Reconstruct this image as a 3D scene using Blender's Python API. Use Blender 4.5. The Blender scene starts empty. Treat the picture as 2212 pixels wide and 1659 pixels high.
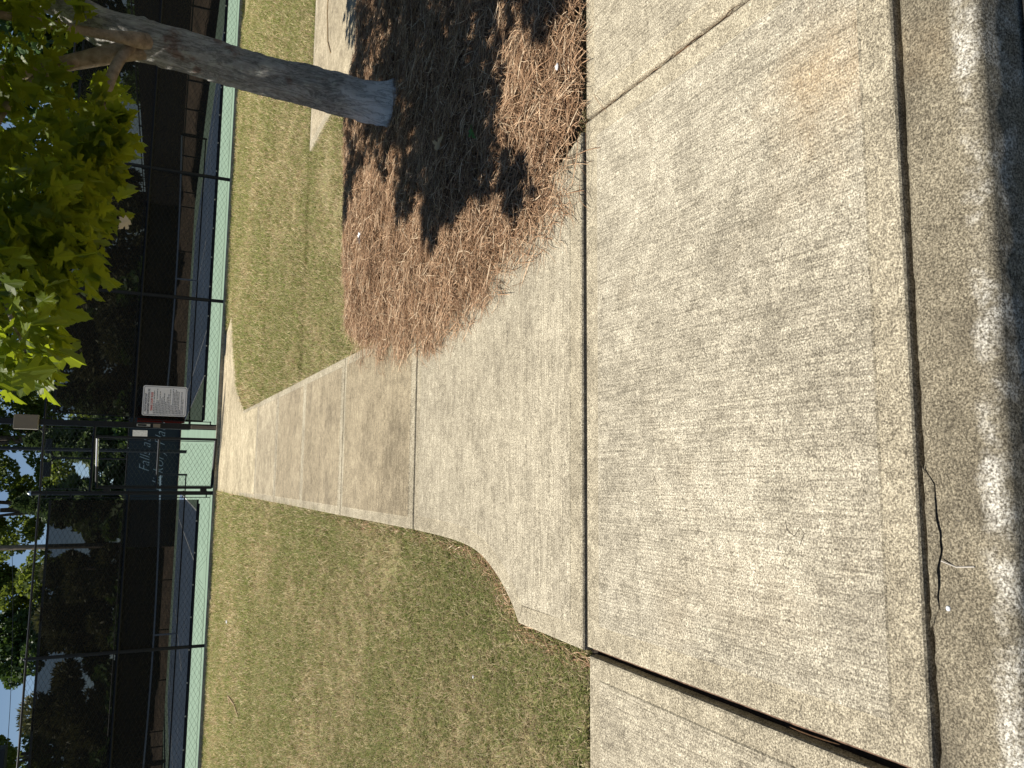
import bpy, bmesh, math, random
import numpy as np
from mathutils import Vector, Matrix
from mathutils.geometry import tessellate_polygon

random.seed(7)
rng = np.random.default_rng(7)
SC = bpy.context.scene
COL = SC.collection

# ------------------------------------------------------------------ camera, sky, sun, exposure
# site axes: x along the court fence, y towards the court, z up, metres.
PITCH, ROLL, YAW = math.radians(24.08), math.radians(3.59), math.radians(7.5)
def site(v):
    c, s = math.cos(YAW), math.sin(YAW)
    return Vector((v[0]*c + v[1]*s, -v[0]*s + v[1]*c, v[2]))
fwd = site((0, math.cos(PITCH), -math.sin(PITCH)))
side = site((1, 0, 0)); up = site((0, math.sin(PITCH), math.cos(PITCH)))
RGT = math.cos(ROLL)*side + math.sin(ROLL)*up
UPV = -math.sin(ROLL)*side + math.cos(ROLL)*up
CAMLOC = Vector((0, 0, .95))
cd = bpy.data.cameras.new('camera'); cam = bpy.data.objects.new('camera', cd); COL.objects.link(cam)
# the phone was held upright and the picture is stored lying on its side
cam.matrix_world = Matrix(((-UPV.x, RGT.x, -fwd.x, CAMLOC.x), (-UPV.y, RGT.y, -fwd.y, CAMLOC.y),
                           (-UPV.z, RGT.z, -fwd.z, CAMLOC.z), (0, 0, 0, 1)))
cd.sensor_width = 36; cd.lens = 36*1660/2212; cd.clip_start = .05; cd.clip_end = 1500
SC.camera = cam

SUN_DIR = Vector((-.50, .08, 1.0)).normalized()
elev = math.asin(SUN_DIR.z); azim = math.atan2(SUN_DIR.x, SUN_DIR.y)
w = bpy.data.worlds.new('World'); SC.world = w; w.use_nodes = True
nt = w.node_tree; bg = nt.nodes['Background']
sky = nt.nodes.new('ShaderNodeTexSky'); sky.sky_type = 'NISHITA'; sky.sun_disc = False
sky.sun_elevation = elev; sky.sun_rotation = azim % (2*math.pi); sky.air_density = .75; sky.dust_density = 0.0; sky.ozone_density = 1.6
nt.links.new(sky.outputs[0], bg.inputs[0]); bg.inputs[1].default_value = .056
sl = bpy.data.lights.new('sun', 'SUN'); sl.energy = 5.0; sl.angle = math.radians(.53); sl.color = (1, .94, .84)
so = bpy.data.objects.new('sun', sl); COL.objects.link(so); so.location = (-20, 5, 45)
so.rotation_euler = SUN_DIR.to_track_quat('Z', 'Y').to_euler()
vs = SC.view_settings; vs.view_transform = 'Standard'; vs.look = 'None'; vs.exposure = .42; vs.gamma = 1; vs.use_curve_mapping = False
SC.cycles.transparent_max_bounces = 24; SC.cycles.max_bounces = 6

# ------------------------------------------------------------------ helpers
YF, SLOPE = 16.75, .042
def gz(y):
    y = np.asarray(y, float)
    t = np.clip((y-13)/3.5, 0, 1); t = t*t*(3-2*t)
    return -SLOPE*(YF-np.minimum(y, YF)) - .055*t
def gzf(y): return float(gz(y))

def tag(o, label=None, cat=None, group=None, kind=None):
    if label: o['label'] = label
    if cat: o['category'] = cat
    if group: o['group'] = group
    if kind: o['kind'] = kind
    return o
def empty(name, loc, label=None, cat=None, group=None, kind=None):
    o = bpy.data.objects.new(name, None); o.location = loc; o.empty_display_size = .1
    COL.objects.link(o); return tag(o, label, cat, group, kind)
def adopt(o, parent):
    if parent is not None:
        o.parent = parent
        p = parent; loc = Vector((0, 0, 0))
        while p is not None:
            loc += Vector(p.location) if p.type == 'EMPTY' else Vector((0, 0, 0)); p = p.parent
        o.matrix_parent_inverse = Matrix.Translation(-loc)
    return o
def link(name, me, mat=None, parent=None, smooth=False):
    o = bpy.data.objects.new(name, me); COL.objects.link(o)
    if mat is not None: me.materials.append(mat)
    if smooth: me.polygons.foreach_set('use_smooth', np.ones(len(me.polygons), bool))
    return adopt(o, parent)
def np_mesh(name, V, loops, sizes, colors=None):
    """fast mesh from arrays: loops = flat vertex index list, sizes = corners per face, colors per vertex"""
    me = bpy.data.meshes.new(name); V = np.asarray(V, np.float32); loops = np.asarray(loops, np.int32).ravel(); sizes = np.asarray(sizes, np.int32)
    me.vertices.add(len(V)); me.vertices.foreach_set('co', V.ravel())
    me.loops.add(len(loops)); me.loops.foreach_set('vertex_index', loops)
    me.polygons.add(len(sizes)); st = np.zeros(len(sizes), np.int32); st[1:] = np.cumsum(sizes)[:-1]
    me.polygons.foreach_set('loop_start', st)
    try: me.polygons.foreach_set('loop_total', sizes)
    except Exception: pass
    me.update(calc_edges=True)
    if colors is not None:
        a = me.attributes.new('tint', 'FLOAT_COLOR', 'POINT'); c = np.ones((len(V), 4), np.float32); c[:, :3] = colors
        a.data.foreach_set('color', c.ravel())
    return me

class MB:
    """collects simple solids into one mesh"""
    def __init__(s): s.v = []; s.f = []
    def box(s, x0, x1, y0, y1, z0, z1):
        n = len(s.v); s.v += [(x, y, z) for z in (z0, z1) for y in (y0, y1) for x in (x0, x1)]
        s.f += [tuple(n+i for i in q) for q in ((0, 2, 3, 1), (4, 5, 7, 6), (0, 1, 5, 4), (2, 6, 7, 3), (0, 4, 6, 2), (1, 3, 7, 5))]; return s
    def tube(s, pts, radii, seg=8, cap=True):
        pts = [Vector(p) for p in pts]; n0 = len(s.v)
        if not hasattr(radii, '__len__'): radii = [radii]*len(pts)
        ref = None
        for i, p in enumerate(pts):
            t = (pts[min(i+1, len(pts)-1)] - pts[max(i-1, 0)]).normalized()
            if ref is None: ref = t.orthogonal().normalized()
            a = (ref - t*ref.dot(t)).normalized(); b = t.cross(a); ref = a
            for k in range(seg):
                an = 2*math.pi*k/seg; s.v.append(tuple(p + (a*math.cos(an)+b*math.sin(an))*radii[i]))
        for i in range(len(pts)-1):
            for k in range(seg):
                k2 = (k+1) % seg; s.f.append((n0+i*seg+k, n0+i*seg+k2, n0+(i+1)*seg+k2, n0+(i+1)*seg+k))
        if cap:
            s.f.append(tuple(n0+k for k in reversed(range(seg)))); s.f.append(tuple(n0+(len(pts)-1)*seg+k for k in range(seg)))
        return s
    def quad(s, a, b, c, d):
        n = len(s.v); s.v += [tuple(a), tuple(b), tuple(c), tuple(d)]; s.f.append((n, n+1, n+2, n+3)); return s
    def build(s, name, mat, parent=None, smooth=False, bevel=0):
        me = bpy.data.meshes.new(name); me.from_pydata(s.v, [], s.f); me.update()
        if bevel:
            bm = bmesh.new(); bm.from_mesh(me); bmesh.ops.remove_doubles(bm, verts=bm.verts, dist=1e-5)
            bmesh.ops.bevel(bm, geom=bm.edges[:], offset=bevel, segments=2, affect='EDGES', profile=.5); bm.to_mesh(me); bm.free()
        return link(name, me, mat, parent, smooth)

def catmull(P, n):
    P = [np.array(p, float) for p in P]; P = [2*P[0]-P[1]] + P + [2*P[-1]-P[-2]]; out = []
    for i in range(1, len(P)-2):
        for k in range(n):
            t = k/n; a, b, c, d = P[i-1:i+3]
            out.append(.5*((2*b)+(c-a)*t+(2*a-5*b+4*c-d)*t*t+(3*b-a-3*c+d)*t**3))
    out.append(P[-2]); return np.array(out)

def in_poly(x, y, poly):
    x = np.asarray(x); y = np.asarray(y); r = np.zeros(x.shape, bool); n = len(poly)
    for i in range(n):
        x0, y0 = poly[i]; x1, y1 = poly[(i+1) % n]
        if y0 == y1: continue
        c = ((y0 > y) != (y1 > y)) & (x < (x1-x0)*(y-y0)/(y1-y0)+x0); r ^= c
    return r
def dist_poly(x, y, poly):
    d = np.full(np.shape(x), 1e9); n = len(poly)
    for i in range(n):
        a = np.array(poly[i]); b = np.array(poly[(i+1) % n]); ab = b-a; L = ab@ab
        if L == 0: continue
        t = np.clip(((x-a[0])*ab[0]+(y-a[1])*ab[1])/L, 0, 1)
        d = np.minimum(d, np.hypot(x-a[0]-t*ab[0], y-a[1]-t*ab[1]))
    return d
def vnoise(x, y, seed=0):
    r = np.random.default_rng(seed); T = r.random((64, 64)); xi = np.floor(x).astype(int); yi = np.floor(y).astype(int); fx = x-xi; fy = y-yi
    fx = fx*fx*(3-2*fx); fy = fy*fy*(3-2*fy); g = lambda a, b: T[a % 64, b % 64]
    return (g(xi, yi)*(1-fx)+g(xi+1, yi)*fx)*(1-fy)+(g(xi, yi+1)*(1-fx)+g(xi+1, yi+1)*fx)*fy

# ------------------------------------------------------------------ materials
class NT:
    def __init__(s, name):
        s.m = bpy.data.materials.new(name); s.m.use_nodes = True; s.t = s.m.node_tree; s.b = s.t.nodes['Principled BSDF']; s.out = s.t.nodes['Material Output']
        s.b.inputs['Roughness'].default_value = .85; s.b.inputs['Specular IOR Level'].default_value = .25
    def n(s, k, **kw):
        o = s.t.nodes.new(k)
        for a, v in kw.items(): setattr(o, a, v)
        return o
    def l(s, a, b): s.t.links.new(a, b)
    def coord(s, scale=(1, 1, 1), rot=(0, 0, 0)):
        c = s.n('ShaderNodeTexCoord'); m = s.n('ShaderNodeMapping'); s.l(c.outputs['Object'], m.inputs[0]); m.inputs['Scale'].default_value = scale; m.inputs['Rotation'].default_value = rot; return m.outputs[0]
    def noise(s, scale, detail=3, rough=.55, vec=None, dist=0):
        o = s.n('ShaderNodeTexNoise'); o.inputs['Scale'].default_value = scale; o.inputs['Detail'].default_value = detail; o.inputs['Roughness'].default_value = rough; o.inputs['Distortion'].default_value = dist
        s.l(vec if vec is not None else s.coord(), o.inputs['Vector']); return o.outputs['Fac']
    def ramp(s, fac, stops):
        o = s.n('ShaderNodeValToRGB'); e = o.color_ramp.elements
        while len(e) < len(stops): e.new(.5)
        for i, (p, c) in enumerate(stops): e[i].position = p; e[i].color = (*c, 1) if len(c) == 3 else c
        s.l(fac, o.inputs[0]); return o.outputs['Color']
    def mix(s, a, b, fac, mode='MIX'):
        o = s.n('ShaderNodeMix', data_type='RGBA', blend_type=mode)
        for v, i in ((fac, 0), (a, 6), (b, 7)):
            if hasattr(v, 'is_linked'): s.l(v, o.inputs[i])
            elif i == 0: o.inputs[0].default_value = v
            else: o.inputs[i].default_value = (*v, 1)
        return o.outputs[2]
    def math(s, op, a, b=0):
        o = s.n('ShaderNodeMath', operation=op)
        for i, v in enumerate((a, b)):
            if hasattr(v, 'is_linked'): s.l(v, o.inputs[i])
            else: o.inputs[i].default_value = v
        return o.outputs[0]
    def col(s, c):
        if hasattr(c, 'is_linked'): s.l(c, s.b.inputs['Base Color'])
        else: s.b.inputs['Base Color'].default_value = (*c, 1)
    def bump(s, h, strength=.5, dist=.01):
        o = s.n('ShaderNodeBump'); o.inputs['Strength'].default_value = strength; o.inputs['Distance'].default_value = dist; s.l(h, o.inputs['Height']); s.l(o.outputs[0], s.b.inputs['Normal'])
def plain(name, c, rough=.6, metal=0, var=.25, scale=30):
    m = NT(name); f = m.noise(scale, 4)
    m.col(m.ramp(f, [(.3, tuple(x*(1-var) for x in c)), (.7, tuple(min(1, x*(1+var)) for x in c))]))
    m.b.inputs['Roughness'].default_value = rough; m.b.inputs['Metallic'].default_value = metal; return m.m

def concrete(name, tint=(1, 1, 1), broom='y', dark=.5, speck=1.0, stain=0, white=0, spot=None):
    m = NT(name)
    big = m.noise(1.1, 5, .6); mid = m.noise(7, 6, .65); blot = m.noise(28, 5, .6)
    fine = m.noise(170, 3, .7); fine2 = m.noise(420, 2, .6)
    vec = m.coord((190, 5.0, 20) if broom == 'y' else (5.0, 190, 20), (0, 0, .06 if broom == 'y' else 0)); br = m.noise(1.0, 3, .6, vec)
    v = m.math('MULTIPLY', big, .40); v = m.math('ADD', v, m.math('MULTIPLY', mid, .45)); v = m.math('ADD', v, m.math('MULTIPLY', blot, .35))
    v = m.math('ADD', v, m.math('MULTIPLY', fine, 1.15*speck)); v = m.math('ADD', v, m.math('MULTIPLY', fine2, .6*speck)); v = m.math('ADD', v, m.math('MULTIPLY', br, .18 if broom else 0))
    tot = .40+.45+.35+1.75*speck+(.18 if broom else 0); v = m.math('DIVIDE', v, tot)
    T = lambda c: tuple(a*b for a, b in zip(c, tint))
    c = m.ramp(v, [(.34, T((.09, .08, .062))), (.44, T((.235, .212, .165))), (.51, T((.41, .373, .295))), (.60, T((.66, .615, .50)))])
    if dark: # mildew blotches
        d = m.noise(2.6, 7, .7); c = m.mix(c, T((.14, .125, .1)), m.math('MULTIPLY', m.ramp(d, [(.52, (0, 0, 0)), (.68, (1, 1, 1))]), dark))
    if stain:
        d = m.noise(1.7, 4, .6); f = m.math('MULTIPLY', m.ramp(d, [(.56, (0, 0, 0)), (.74, (1, 1, 1))]), stain); c = m.mix(c, (.42, .29, .15), f)
    if spot: # rusty wash-out stain
        vd = m.n('ShaderNodeVectorMath', operation='DISTANCE'); co = m.n('ShaderNodeTexCoord'); m.l(co.outputs['Object'], vd.inputs[0]); vd.inputs[1].default_value = (*spot, -.63)
        f = m.math('ADD', vd.outputs['Value'], m.math('MULTIPLY', m.math('SUBTRACT', m.noise(6, 5, .6), .5), .5)); c = m.mix(c, (.46, .30, .14), m.math('MULTIPLY', m.ramp(f, [(.0, (1, 1, 1)), (.26, (0, 0, 0))]), .34))
    if white: # worn pale nose
        co = m.n('ShaderNodeTexCoord'); sp = m.n('ShaderNodeSeparateXYZ'); m.l(co.outputs['Object'], sp.inputs[0])
        nz = m.math('MULTIPLY', m.math('SUBTRACT', m.noise(10, 5, .7), .5), .11)
        band = m.math('ABSOLUTE', m.math('SUBTRACT', m.math('ADD', sp.outputs['Y'], nz), 1.074))
        f = m.math('MULTIPLY', m.ramp(band, [(.006, (1, 1, 1)), (.034, (0, 0, 0))]), m.math('MULTIPLY', m.ramp(m.noise(5.5, 4, .65), [(.42, (.08, .08, .08)), (.52, (1, 1, 1))]), white))
        f = m.math('MULTIPLY', f, m.ramp(fine, [(.38, (.1, .1, .1)), (.56, (1, 1, 1))])); c = m.mix(c, (.66, .64, .58), f)
    if broom: c = m.mix(c, m.ramp(br, [(.34, (.70, .69, .67)), (.5, (1, 1, 1)), (.66, (1.16, 1.16, 1.14))]), .8, 'MULTIPLY')
    c = m.mix(c, (.10, .09, .075), m.math('MULTIPLY', m.ramp(m.noise(52, 2, .5), [(.70, (0, 0, 0)), (.74, (1, 1, 1))]), .6))
    g1 = m.ramp(m.noise(210, 2, .5), [(.37, (.50, .48, .45)), (.5, (.98, .97, .95)), (.62, (1.36, 1.34, 1.29))]); c = m.mix(c, g1, .55+.4*min(1, speck), 'MULTIPLY')
    m.col(c); m.b.inputs['Roughness'].default_value = .92
    h = m.math('ADD', m.math('MULTIPLY', fine, .7), m.math('MULTIPLY', br, .8 if broom else 0)); m.bump(m.math('ADD', h, m.math('MULTIPLY', fine2, .4)), .55, .004)
    return m.m

def attr_mat(name, rough=.8, trans=0, spec=.2, gain=1.0):
    m = NT(name); a = m.n('ShaderNodeAttribute', attribute_name='tint'); c = a.outputs['Color']
    f = m.noise(60, 2); c = m.mix(c, m.ramp(f, [(.3, (.62, .62, .62)), (.7, (1.25, 1.25, 1.25))]), 1.0, 'MULTIPLY')
    m.col(c); m.b.inputs['Roughness'].default_value = rough; m.b.inputs['Specular IOR Level'].default_value = spec
    if trans:
        t = m.n('ShaderNodeBsdfTranslucent'); m.l(c, t.inputs[0]); mx = m.n('ShaderNodeMixShader'); mx.inputs[0].default_value = trans
        m.l(m.b.outputs[0], mx.inputs[1]); m.l(t.outputs[0], mx.inputs[2]); m.l(mx.outputs[0], m.out.inputs[0])
    return m.m

def leaf_mat(name, c1, c2, tcol, trans=.5, scale=14, rough=.42):
    m = NT(name); oi = m.n('ShaderNodeObjectInfo'); f = m.noise(scale, 3)
    c = m.mix(c1, c2, m.ramp(f, [(.3, (0, 0, 0)), (.7, (1, 1, 1))])); m.col(c); m.b.inputs['Roughness'].default_value = rough; m.b.inputs['Specular IOR Level'].default_value = .4
    t = m.n('ShaderNodeBsdfTranslucent'); t.inputs[0].default_value = (*tcol, 1); m.l(m.mix(tcol, tuple(x*.6 for x in tcol), f), t.inputs[0])
    mx = m.n('ShaderNodeMixShader'); mx.inputs[0].default_value = trans; m.l(m.b.outputs[0], mx.inputs[1]); m.l(t.outputs[0], mx.inputs[2]); m.l(mx.outputs[0], m.out.inputs[0])
    return m.m

M = {}
M['slab_main'] = concrete('weathered broomed concrete', broom='y', dark=.22, stain=.10, spot=(1.08, 1.46))
M['slab_side'] = concrete('weathered side slab concrete', (.97, .96, .94), broom='y', dark=.25, stain=.05)
M['slab_apron'] = concrete('apron concrete', (1.0, .99, .97), broom='x', dark=.25)
M['slab_walk'] = concrete('walk concrete', (.80, .745, .66), broom='x', dark=.5, speck=.8)
M['slab_mid'] = concrete('paler walk concrete', (1.0, .95, .86), broom='x', dark=.2, speck=.6)
M['slab_new'] = concrete('clean cream concrete', (1.18, 1.12, .98), broom='x', dark=.0, speck=.35)
M['slab_band'] = concrete('trowelled concrete edge', (.95, .93, .88), broom=None, dark=.35)
M['curb'] = concrete('worn kerb concrete', (.56, .54, .495), broom=None, dark=.8, speck=1.6, stain=.25, white=.85)
M['curb_clean'] = concrete('court edge concrete', (1.1, 1.08, 1.0), broom=None, dark=.2, speck=.5)

def ground_mat():
    m = NT('thatch and soil'); a = m.noise(6, 6, .7); b = m.noise(38, 5, .75); c = m.noise(110, 3, .75)
    v = m.math('ADD', m.math('MULTIPLY', b, .5), m.math('MULTIPLY', c, .5))
    green = m.ramp(v, [(.34, (.045, .05, .016)), (.45, (.18, .18, .065)), (.53, (.31, .29, .125)), (.63, (.52, .46, .27))])
    straw = m.ramp(v, [(.34, (.075, .053, .035)), (.5, (.30, .225, .145)), (.63, (.54, .44, .30))])
    c_ = m.mix(green, straw, m.ramp(a, [(.42, (.10, .10, .10)), (.68, (.75, .75, .75))])); m.col(c_); m.b.inputs['Roughness'].default_value = .95; m.bump(v, .8, .02); return m.m
M['lawn'] = ground_mat()
def soil_mat(name, d, l, sc=30):
    m = NT(name); v = m.noise(sc, 6, .7); m.col(m.ramp(v, [(.35, d), (.65, l)])); m.b.inputs['Roughness'].default_value = .95; m.bump(v, .8, .03); return m.m
M['mulch_base'] = soil_mat('pine straw litter', (.035, .02, .011), (.17, .095, .05), 45)
M['far_ground'] = soil_mat('far ground', (.03, .038, .014), (.08, .075, .035), 2)
M['bank'] = soil_mat('brown bank litter', (.045, .036, .026), (.12, .088, .06), 1.3)
M['asphalt'] = soil_mat('asphalt', (.03, .03, .03), (.075, .072, .066), 120)
M['needle'] = attr_mat('pine needles', .65, .12)
M['grass'] = attr_mat('grass blades', .7, .35)
M['black_metal'] = plain('black coated steel', (.012, .013, .015), .38, 0, .3)
M['black_satin'] = plain('worn black tube', (.02, .022, .026), .3, .3, .3)
M['wire'] = plain('black vinyl wire', (.012, .016, .014), .5)
M['chrome'] = plain('bright steel and rail highlight', (.6, .6, .58), .25, 1, .1)
M['white'] = plain('white enamel', (.78, .79, .85), .45, 0, .06, 6)
M['navy'] = plain('navy print', (.045, .06, .11), .6)
M['red'] = plain('red print', (.5, .045, .05), .6)
M['oxblood'] = plain('dark red board', (.16, .012, .008), .7)
M['grey'] = plain('pale grey paint', (.45, .46, .45), .5, 0, .15)
M['taupe'] = plain('taupe painted steel', (.21, .18, .145), .6, 0, .08, 5)
M['taupe_edge'] = plain('pale taupe', (.5, .46, .4), .6)
M['mint'] = plain('mint court paint', (.21, .295, .22), .85, 0, .12, 1.2)
M['court_blue'] = plain('blue court paint', (.10, .15, .225), .85, 0, .12, 1.5)
M['line'] = plain('white court line', (.72, .74, .72), .85, 0, .06)
M['nettape'] = plain('white net tape', (.55, .57, .6), .8, 0, .15)
M['script'] = plain('pale script print', (.22, .25, .31), .8, 0, .2)
M['fibre'] = plain('brown fibre board', (.15, .095, .065), .95, 0, .5, 70)
M['dark_fill'] = plain('joint dirt', (.03, .024, .018), .98, 0, .4, 70)
M['paper'] = plain('white scrap', (.75, .76, .78), .7, 0, .08)
M['drywood'] = plain('dry stick', (.42, .31, .18), .8)
M['greenleaf'] = leaf_mat('fallen green leaf', (.08, .2, .05), (.12, .28, .07), (.2, .4, .05), .2)
M['paleleaf'] = leaf_mat('pale dead leaf', (.5, .44, .34), (.68, .62, .5), (.6, .5, .4), .3)
M['wood'] = plain('grey utility wood', (.16, .13, .10), .9, 0, .3, 4)
def screen_mat(name, c, a):
    m = NT(name); m.col(c); m.b.inputs['Roughness'].default_value = .95; m.b.inputs['Specular IOR Level'].default_value = .05
    t = m.n('ShaderNodeBsdfTransparent'); f = m.math('ADD', m.math('MULTIPLY', m.noise(1.3, 3), .06), a-.03); mx = m.n('ShaderNodeMixShader'); m.l(f, mx.inputs[0])
    m.l(t.outputs[0], mx.inputs[1]); m.l(m.b.outputs[0], mx.inputs[2]); m.l(mx.outputs[0], m.out.inputs[0]); return m.m
M['screen'] = screen_mat('black woven windscreen', (.019, .018, .0165), .86)
M['screen_far'] = screen_mat('dark far windscreen', (.016, .015, .014), .93)
M['screen_navy'] = screen_mat('faded navy windscreen', (.028, .032, .042), .97)
def bark_mat():
    m = NT('grey lichened bark'); co = m.coord((1, 1, .42))
    a = m.noise(6, 6, .65, co); b = m.noise(42, 5, .7, co); g = m.noise(17, 4, .6); k = m.noise(9, 6, .72, m.coord((1.6, 1.6, .28)), 1.2)
    c = m.ramp(m.math('ADD', m.math('MULTIPLY', a, .5), m.math('MULTIPLY', b, .5)), [(.36, (.20, .19, .175)), (.5, (.33, .32, .30)), (.64, (.47, .46, .44))])
    c = m.mix(c, (.44, .45, .40), m.math('MULTIPLY', m.ramp(g, [(.52, (0, 0, 0)), (.62, (1, 1, 1))]), .6))
    c = m.mix(c, (.17, .09, .065), m.math('MULTIPLY', m.ramp(m.noise(4.2, 4, .6), [(.62, (0, 0, 0)), (.68, (1, 1, 1))]), .7))
    ct = m.n('ShaderNodeTexCoord'); sp = m.n('ShaderNodeSeparateXYZ'); m.l(ct.outputs['Object'], sp.inputs[0])
    low = m.ramp(m.math('ADD', sp.outputs['Z'], m.math('MULTIPLY', m.noise(11, 4), .5)), [(.0, (1, 1, 1)), (.28, (0, 0, 0))]); c = m.mix(c, (.74, .73, .72), m.math('MULTIPLY', low, .75))
    cr = m.ramp(k, [(.44, (1, 1, 1)), (.475, (0, 0, 0)), (.5, (0, 0, 0)), (.53, (1, 1, 1))]); cr = m.mix((1, 1, 1), cr, .45); c = m.mix(c, cr, 1.0, 'MULTIPLY')
    m.col(c); m.b.inputs['Roughness'].default_value = .9; m.bump(m.math('ADD', m.math('MULTIPLY', b, .5), m.math('MULTIPLY', m.math('ADD', k, a), .6)), .9, .03); return m.m
M['bark'] = bark_mat()
M['branch'] = soil_mat('smooth tan branch bark', (.20, .16, .12), (.42, .345, .265), 14)
M['maple'] = leaf_mat('maple leaf', (.060, .10, .012), (.12, .165, .022), (.46, .56, .03), .52, 9)
M['far_bark'] = soil_mat('far bark', (.05, .04, .03), (.16, .13, .10), 8)
M['broad'] = leaf_mat('broad foliage', (.05, .085, .014), (.13, .18, .035), (.30, .38, .05), .40, 1.2, .5)
M['broad_dark'] = leaf_mat('dark broad foliage', (.025, .06, .014), (.06, .11, .025), (.11, .19, .03), .3, 1.2, .5)
M['cypress'] = leaf_mat('cypress foliage', (.045, .075, .025), (.105, .14, .05), (.10, .15, .04), .22, 1.4, .6)
M['pine'] = leaf_mat('brown green pine foliage', (.055, .065, .022), (.13, .125, .05), (.13, .13, .04), .2, 1.2, .6)
M['shrub'] = leaf_mat('shrub foliage', (.05, .10, .03), (.11, .17, .05), (.16, .24, .05), .3, 3, .55)

# ------------------------------------------------------------------ setting: ground sheets
def sheet(name, x0, x1, ys, zoff, mat, zf=gz, nx=2, kind='structure'):
    xs = np.linspace(x0, x1, nx); X, Y = np.meshgrid(xs, ys); Z = zf(Y)+zoff; V = np.stack([X, Y, Z], -1).reshape(-1, 3); n = len(xs); m_ = len(ys)
    i, j = np.meshgrid(np.arange(n-1), np.arange(m_-1)); a = (j*n+i).ravel(); L = np.stack([a, a+1, a+n+1, a+n], -1)
    return tag(link(name, np_mesh(name, V, L, np.full(len(L), 4)), mat), kind=kind)
ROADZ = gzf(1.03)-.15
sheet('ground', -600, 600, np.array([-400, 15.9, 16.6, 900.]), 0, M['far_ground'], lambda y: np.where(y < 16.3, -1.25, -.06), 2)
sheet('road', -60, 60, np.array([-12., 1.035]), 0, M['asphalt'], lambda y: np.full_like(y, ROADZ), 2)
# lawn: one sheet that follows the fall of the ground, gently uneven, the slabs stand a little proud of it
def lawn_z(x, y): return gz(y) - .030 + .016*(vnoise(x*1.7+40, y*1.7+40, 3)-.5) + .012*(vnoise(x*7+90, y*7+90, 4)-.5)
ys = np.concatenate([np.linspace(1.32, 7, 150), np.linspace(7.06, 16.53, 120)]); xs = np.concatenate([np.linspace(-30, -5.2, 20), np.linspace(-5, 7, 240), np.linspace(7.2, 30, 20)])
X, Y = np.meshgrid(xs, ys); n = len(xs); V = np.stack([X, Y, lawn_z(X, Y)], -1)
# kept below every slab
V[..., 2] -= np.where((Y < 2.72) | ((X > -.36) & (X < 1.02)) | ((X > -.70) & (X < 1.52) & (Y < 4.2)) | ((X > 3.6) & (Y > 6.4) & (Y < 8.5)) | ((X > -.36) & (X < 3) & (Y > 13) & (Y > 12.2+X*1.15)), .05, 0)
i, j = np.meshgrid(np.arange(n-1), np.arange(len(ys)-1)); a = (j*n+i).ravel(); L = np.stack([a, a+1, a+n+1, a+n], -1)
tag(link('lawn', np_mesh('lawn', V.reshape(-1, 3), L, np.full(len(L), 4)), M['lawn'], None, True), kind='structure')

# ------------------------------------------------------------------ concrete slabs
walk = empty('footpath', (0, 2.7, gzf(2.7)), kind='structure')
pave = empty('pavement', (0, 1.9, gzf(1.9)), kind='structure')
def slab(poly, mat, parent, band=.075, lift=0, tilt=0, thick=.13, rnd=.010, name='concrete_slab'):
    P = [np.array(p, float) for p in poly]
    if sum(P[i-1][0]*P[i][1]-P[i][0]*P[i-1][1] for i in range(len(P))) < 0: P = P[::-1]
    n = len(P)
    def ring(off):
        out = []
        for i in range(n):
            e1 = P[i]-P[i-1]; e2 = P[(i+1) % n]-P[i]; n1 = np.array([-e1[1], e1[0]])/np.linalg.norm(e1); n2 = np.array([-e2[1], e2[0]])/np.linalg.norm(e2)
            m_ = n1+n2; m_ /= np.linalg.norm(m_); out.append(P[i]+m_*off/max(.55, m_@n1))
        return out
    rings = [(0, -thick), (0, -rnd), (rnd*.3, -rnd*.3), (rnd, 0)]
    if band: rings += [(band, 0), (band+.005, .004)]
    V = []; F = []; MI = []
    for o_, z in rings: V += [(q[0], q[1], z+gzf(q[1])+lift+tilt*q[0]) for q in ring(o_)]
    for r_ in range(len(rings)-1):
        for i in range(n): F.append((r_*n+i, r_*n+(i+1) % n, (r_+1)*n+(i+1) % n, (r_+1)*n+i)); MI.append(1 if band else 0)
    base = (len(rings)-1)*n
    for t in tessellate_polygon([[Vector((V[base+i][0], V[base+i][1], 0)) for i in range(n)]]):
        A, B_, C_ = (Vector(V[base+i]) for i in t)
        F.append(tuple(base+i for i in (t if (B_-A).cross(C_-A).z > 0 else reversed(t)))); MI.append(0)
    me = bpy.data.meshes.new(name); me.from_pydata(V, [], F); me.update(); o = link(name, me, mat, parent); me.materials.append(M['slab_band'])
    me.polygons.foreach_set('material_index', MI); return o
slab([(-.655, 1.256), (1.478, 1.256), (1.478, 2.683), (-.655, 2.683)], M['slab_main'], pave, .088, .004)
slab([(-4.2, 1.256), (-.693, 1.256), (-.686, 2.683), (-4.2, 2.683)], M['slab_side'], pave, .075, -.006)
slab([(1.499, 1.256), (5.2, 1.256), (5.2, 2.683), (1.499, 2.683)], M['slab_side'], pave, .07, .002)
arc = lambda pts: [tuple(p) for p in catmull([np.array((*q, 0)) for q in pts], 5)[:, :2]]
left_flare = arc([(-.665, 3.27), (-.565, 3.37), (-.465, 3.53), (-.385, 3.75), (-.350, 4.10), (-.338, 4.715)])
right_flare = arc([(1.0, 4.715), (1.01, 4.15), (1.06, 3.72), (1.17, 3.38), (1.33, 3.02), (1.455, 2.722)])
slab([(-.675, 2.718)] + left_flare + right_flare, M['slab_apron'], walk, .085, .001)
jy = [4.735, 6.55, 8.15, 9.72, 11.27, 12.82]
mats = ['slab_walk', 'slab_walk', 'slab_walk', 'slab_mid', 'slab_new']
for k in range(5):
    slab([(-.338, jy[k]+.006), (1.0, jy[k]+.006), (1.0, jy[k+1]-.006), (-.338, jy[k+1]-.006)], M[mats[k]], walk, .07 if k < 4 else .05, [.0, .002, -.001, .001, 0][k], rnd=.008)
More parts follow.
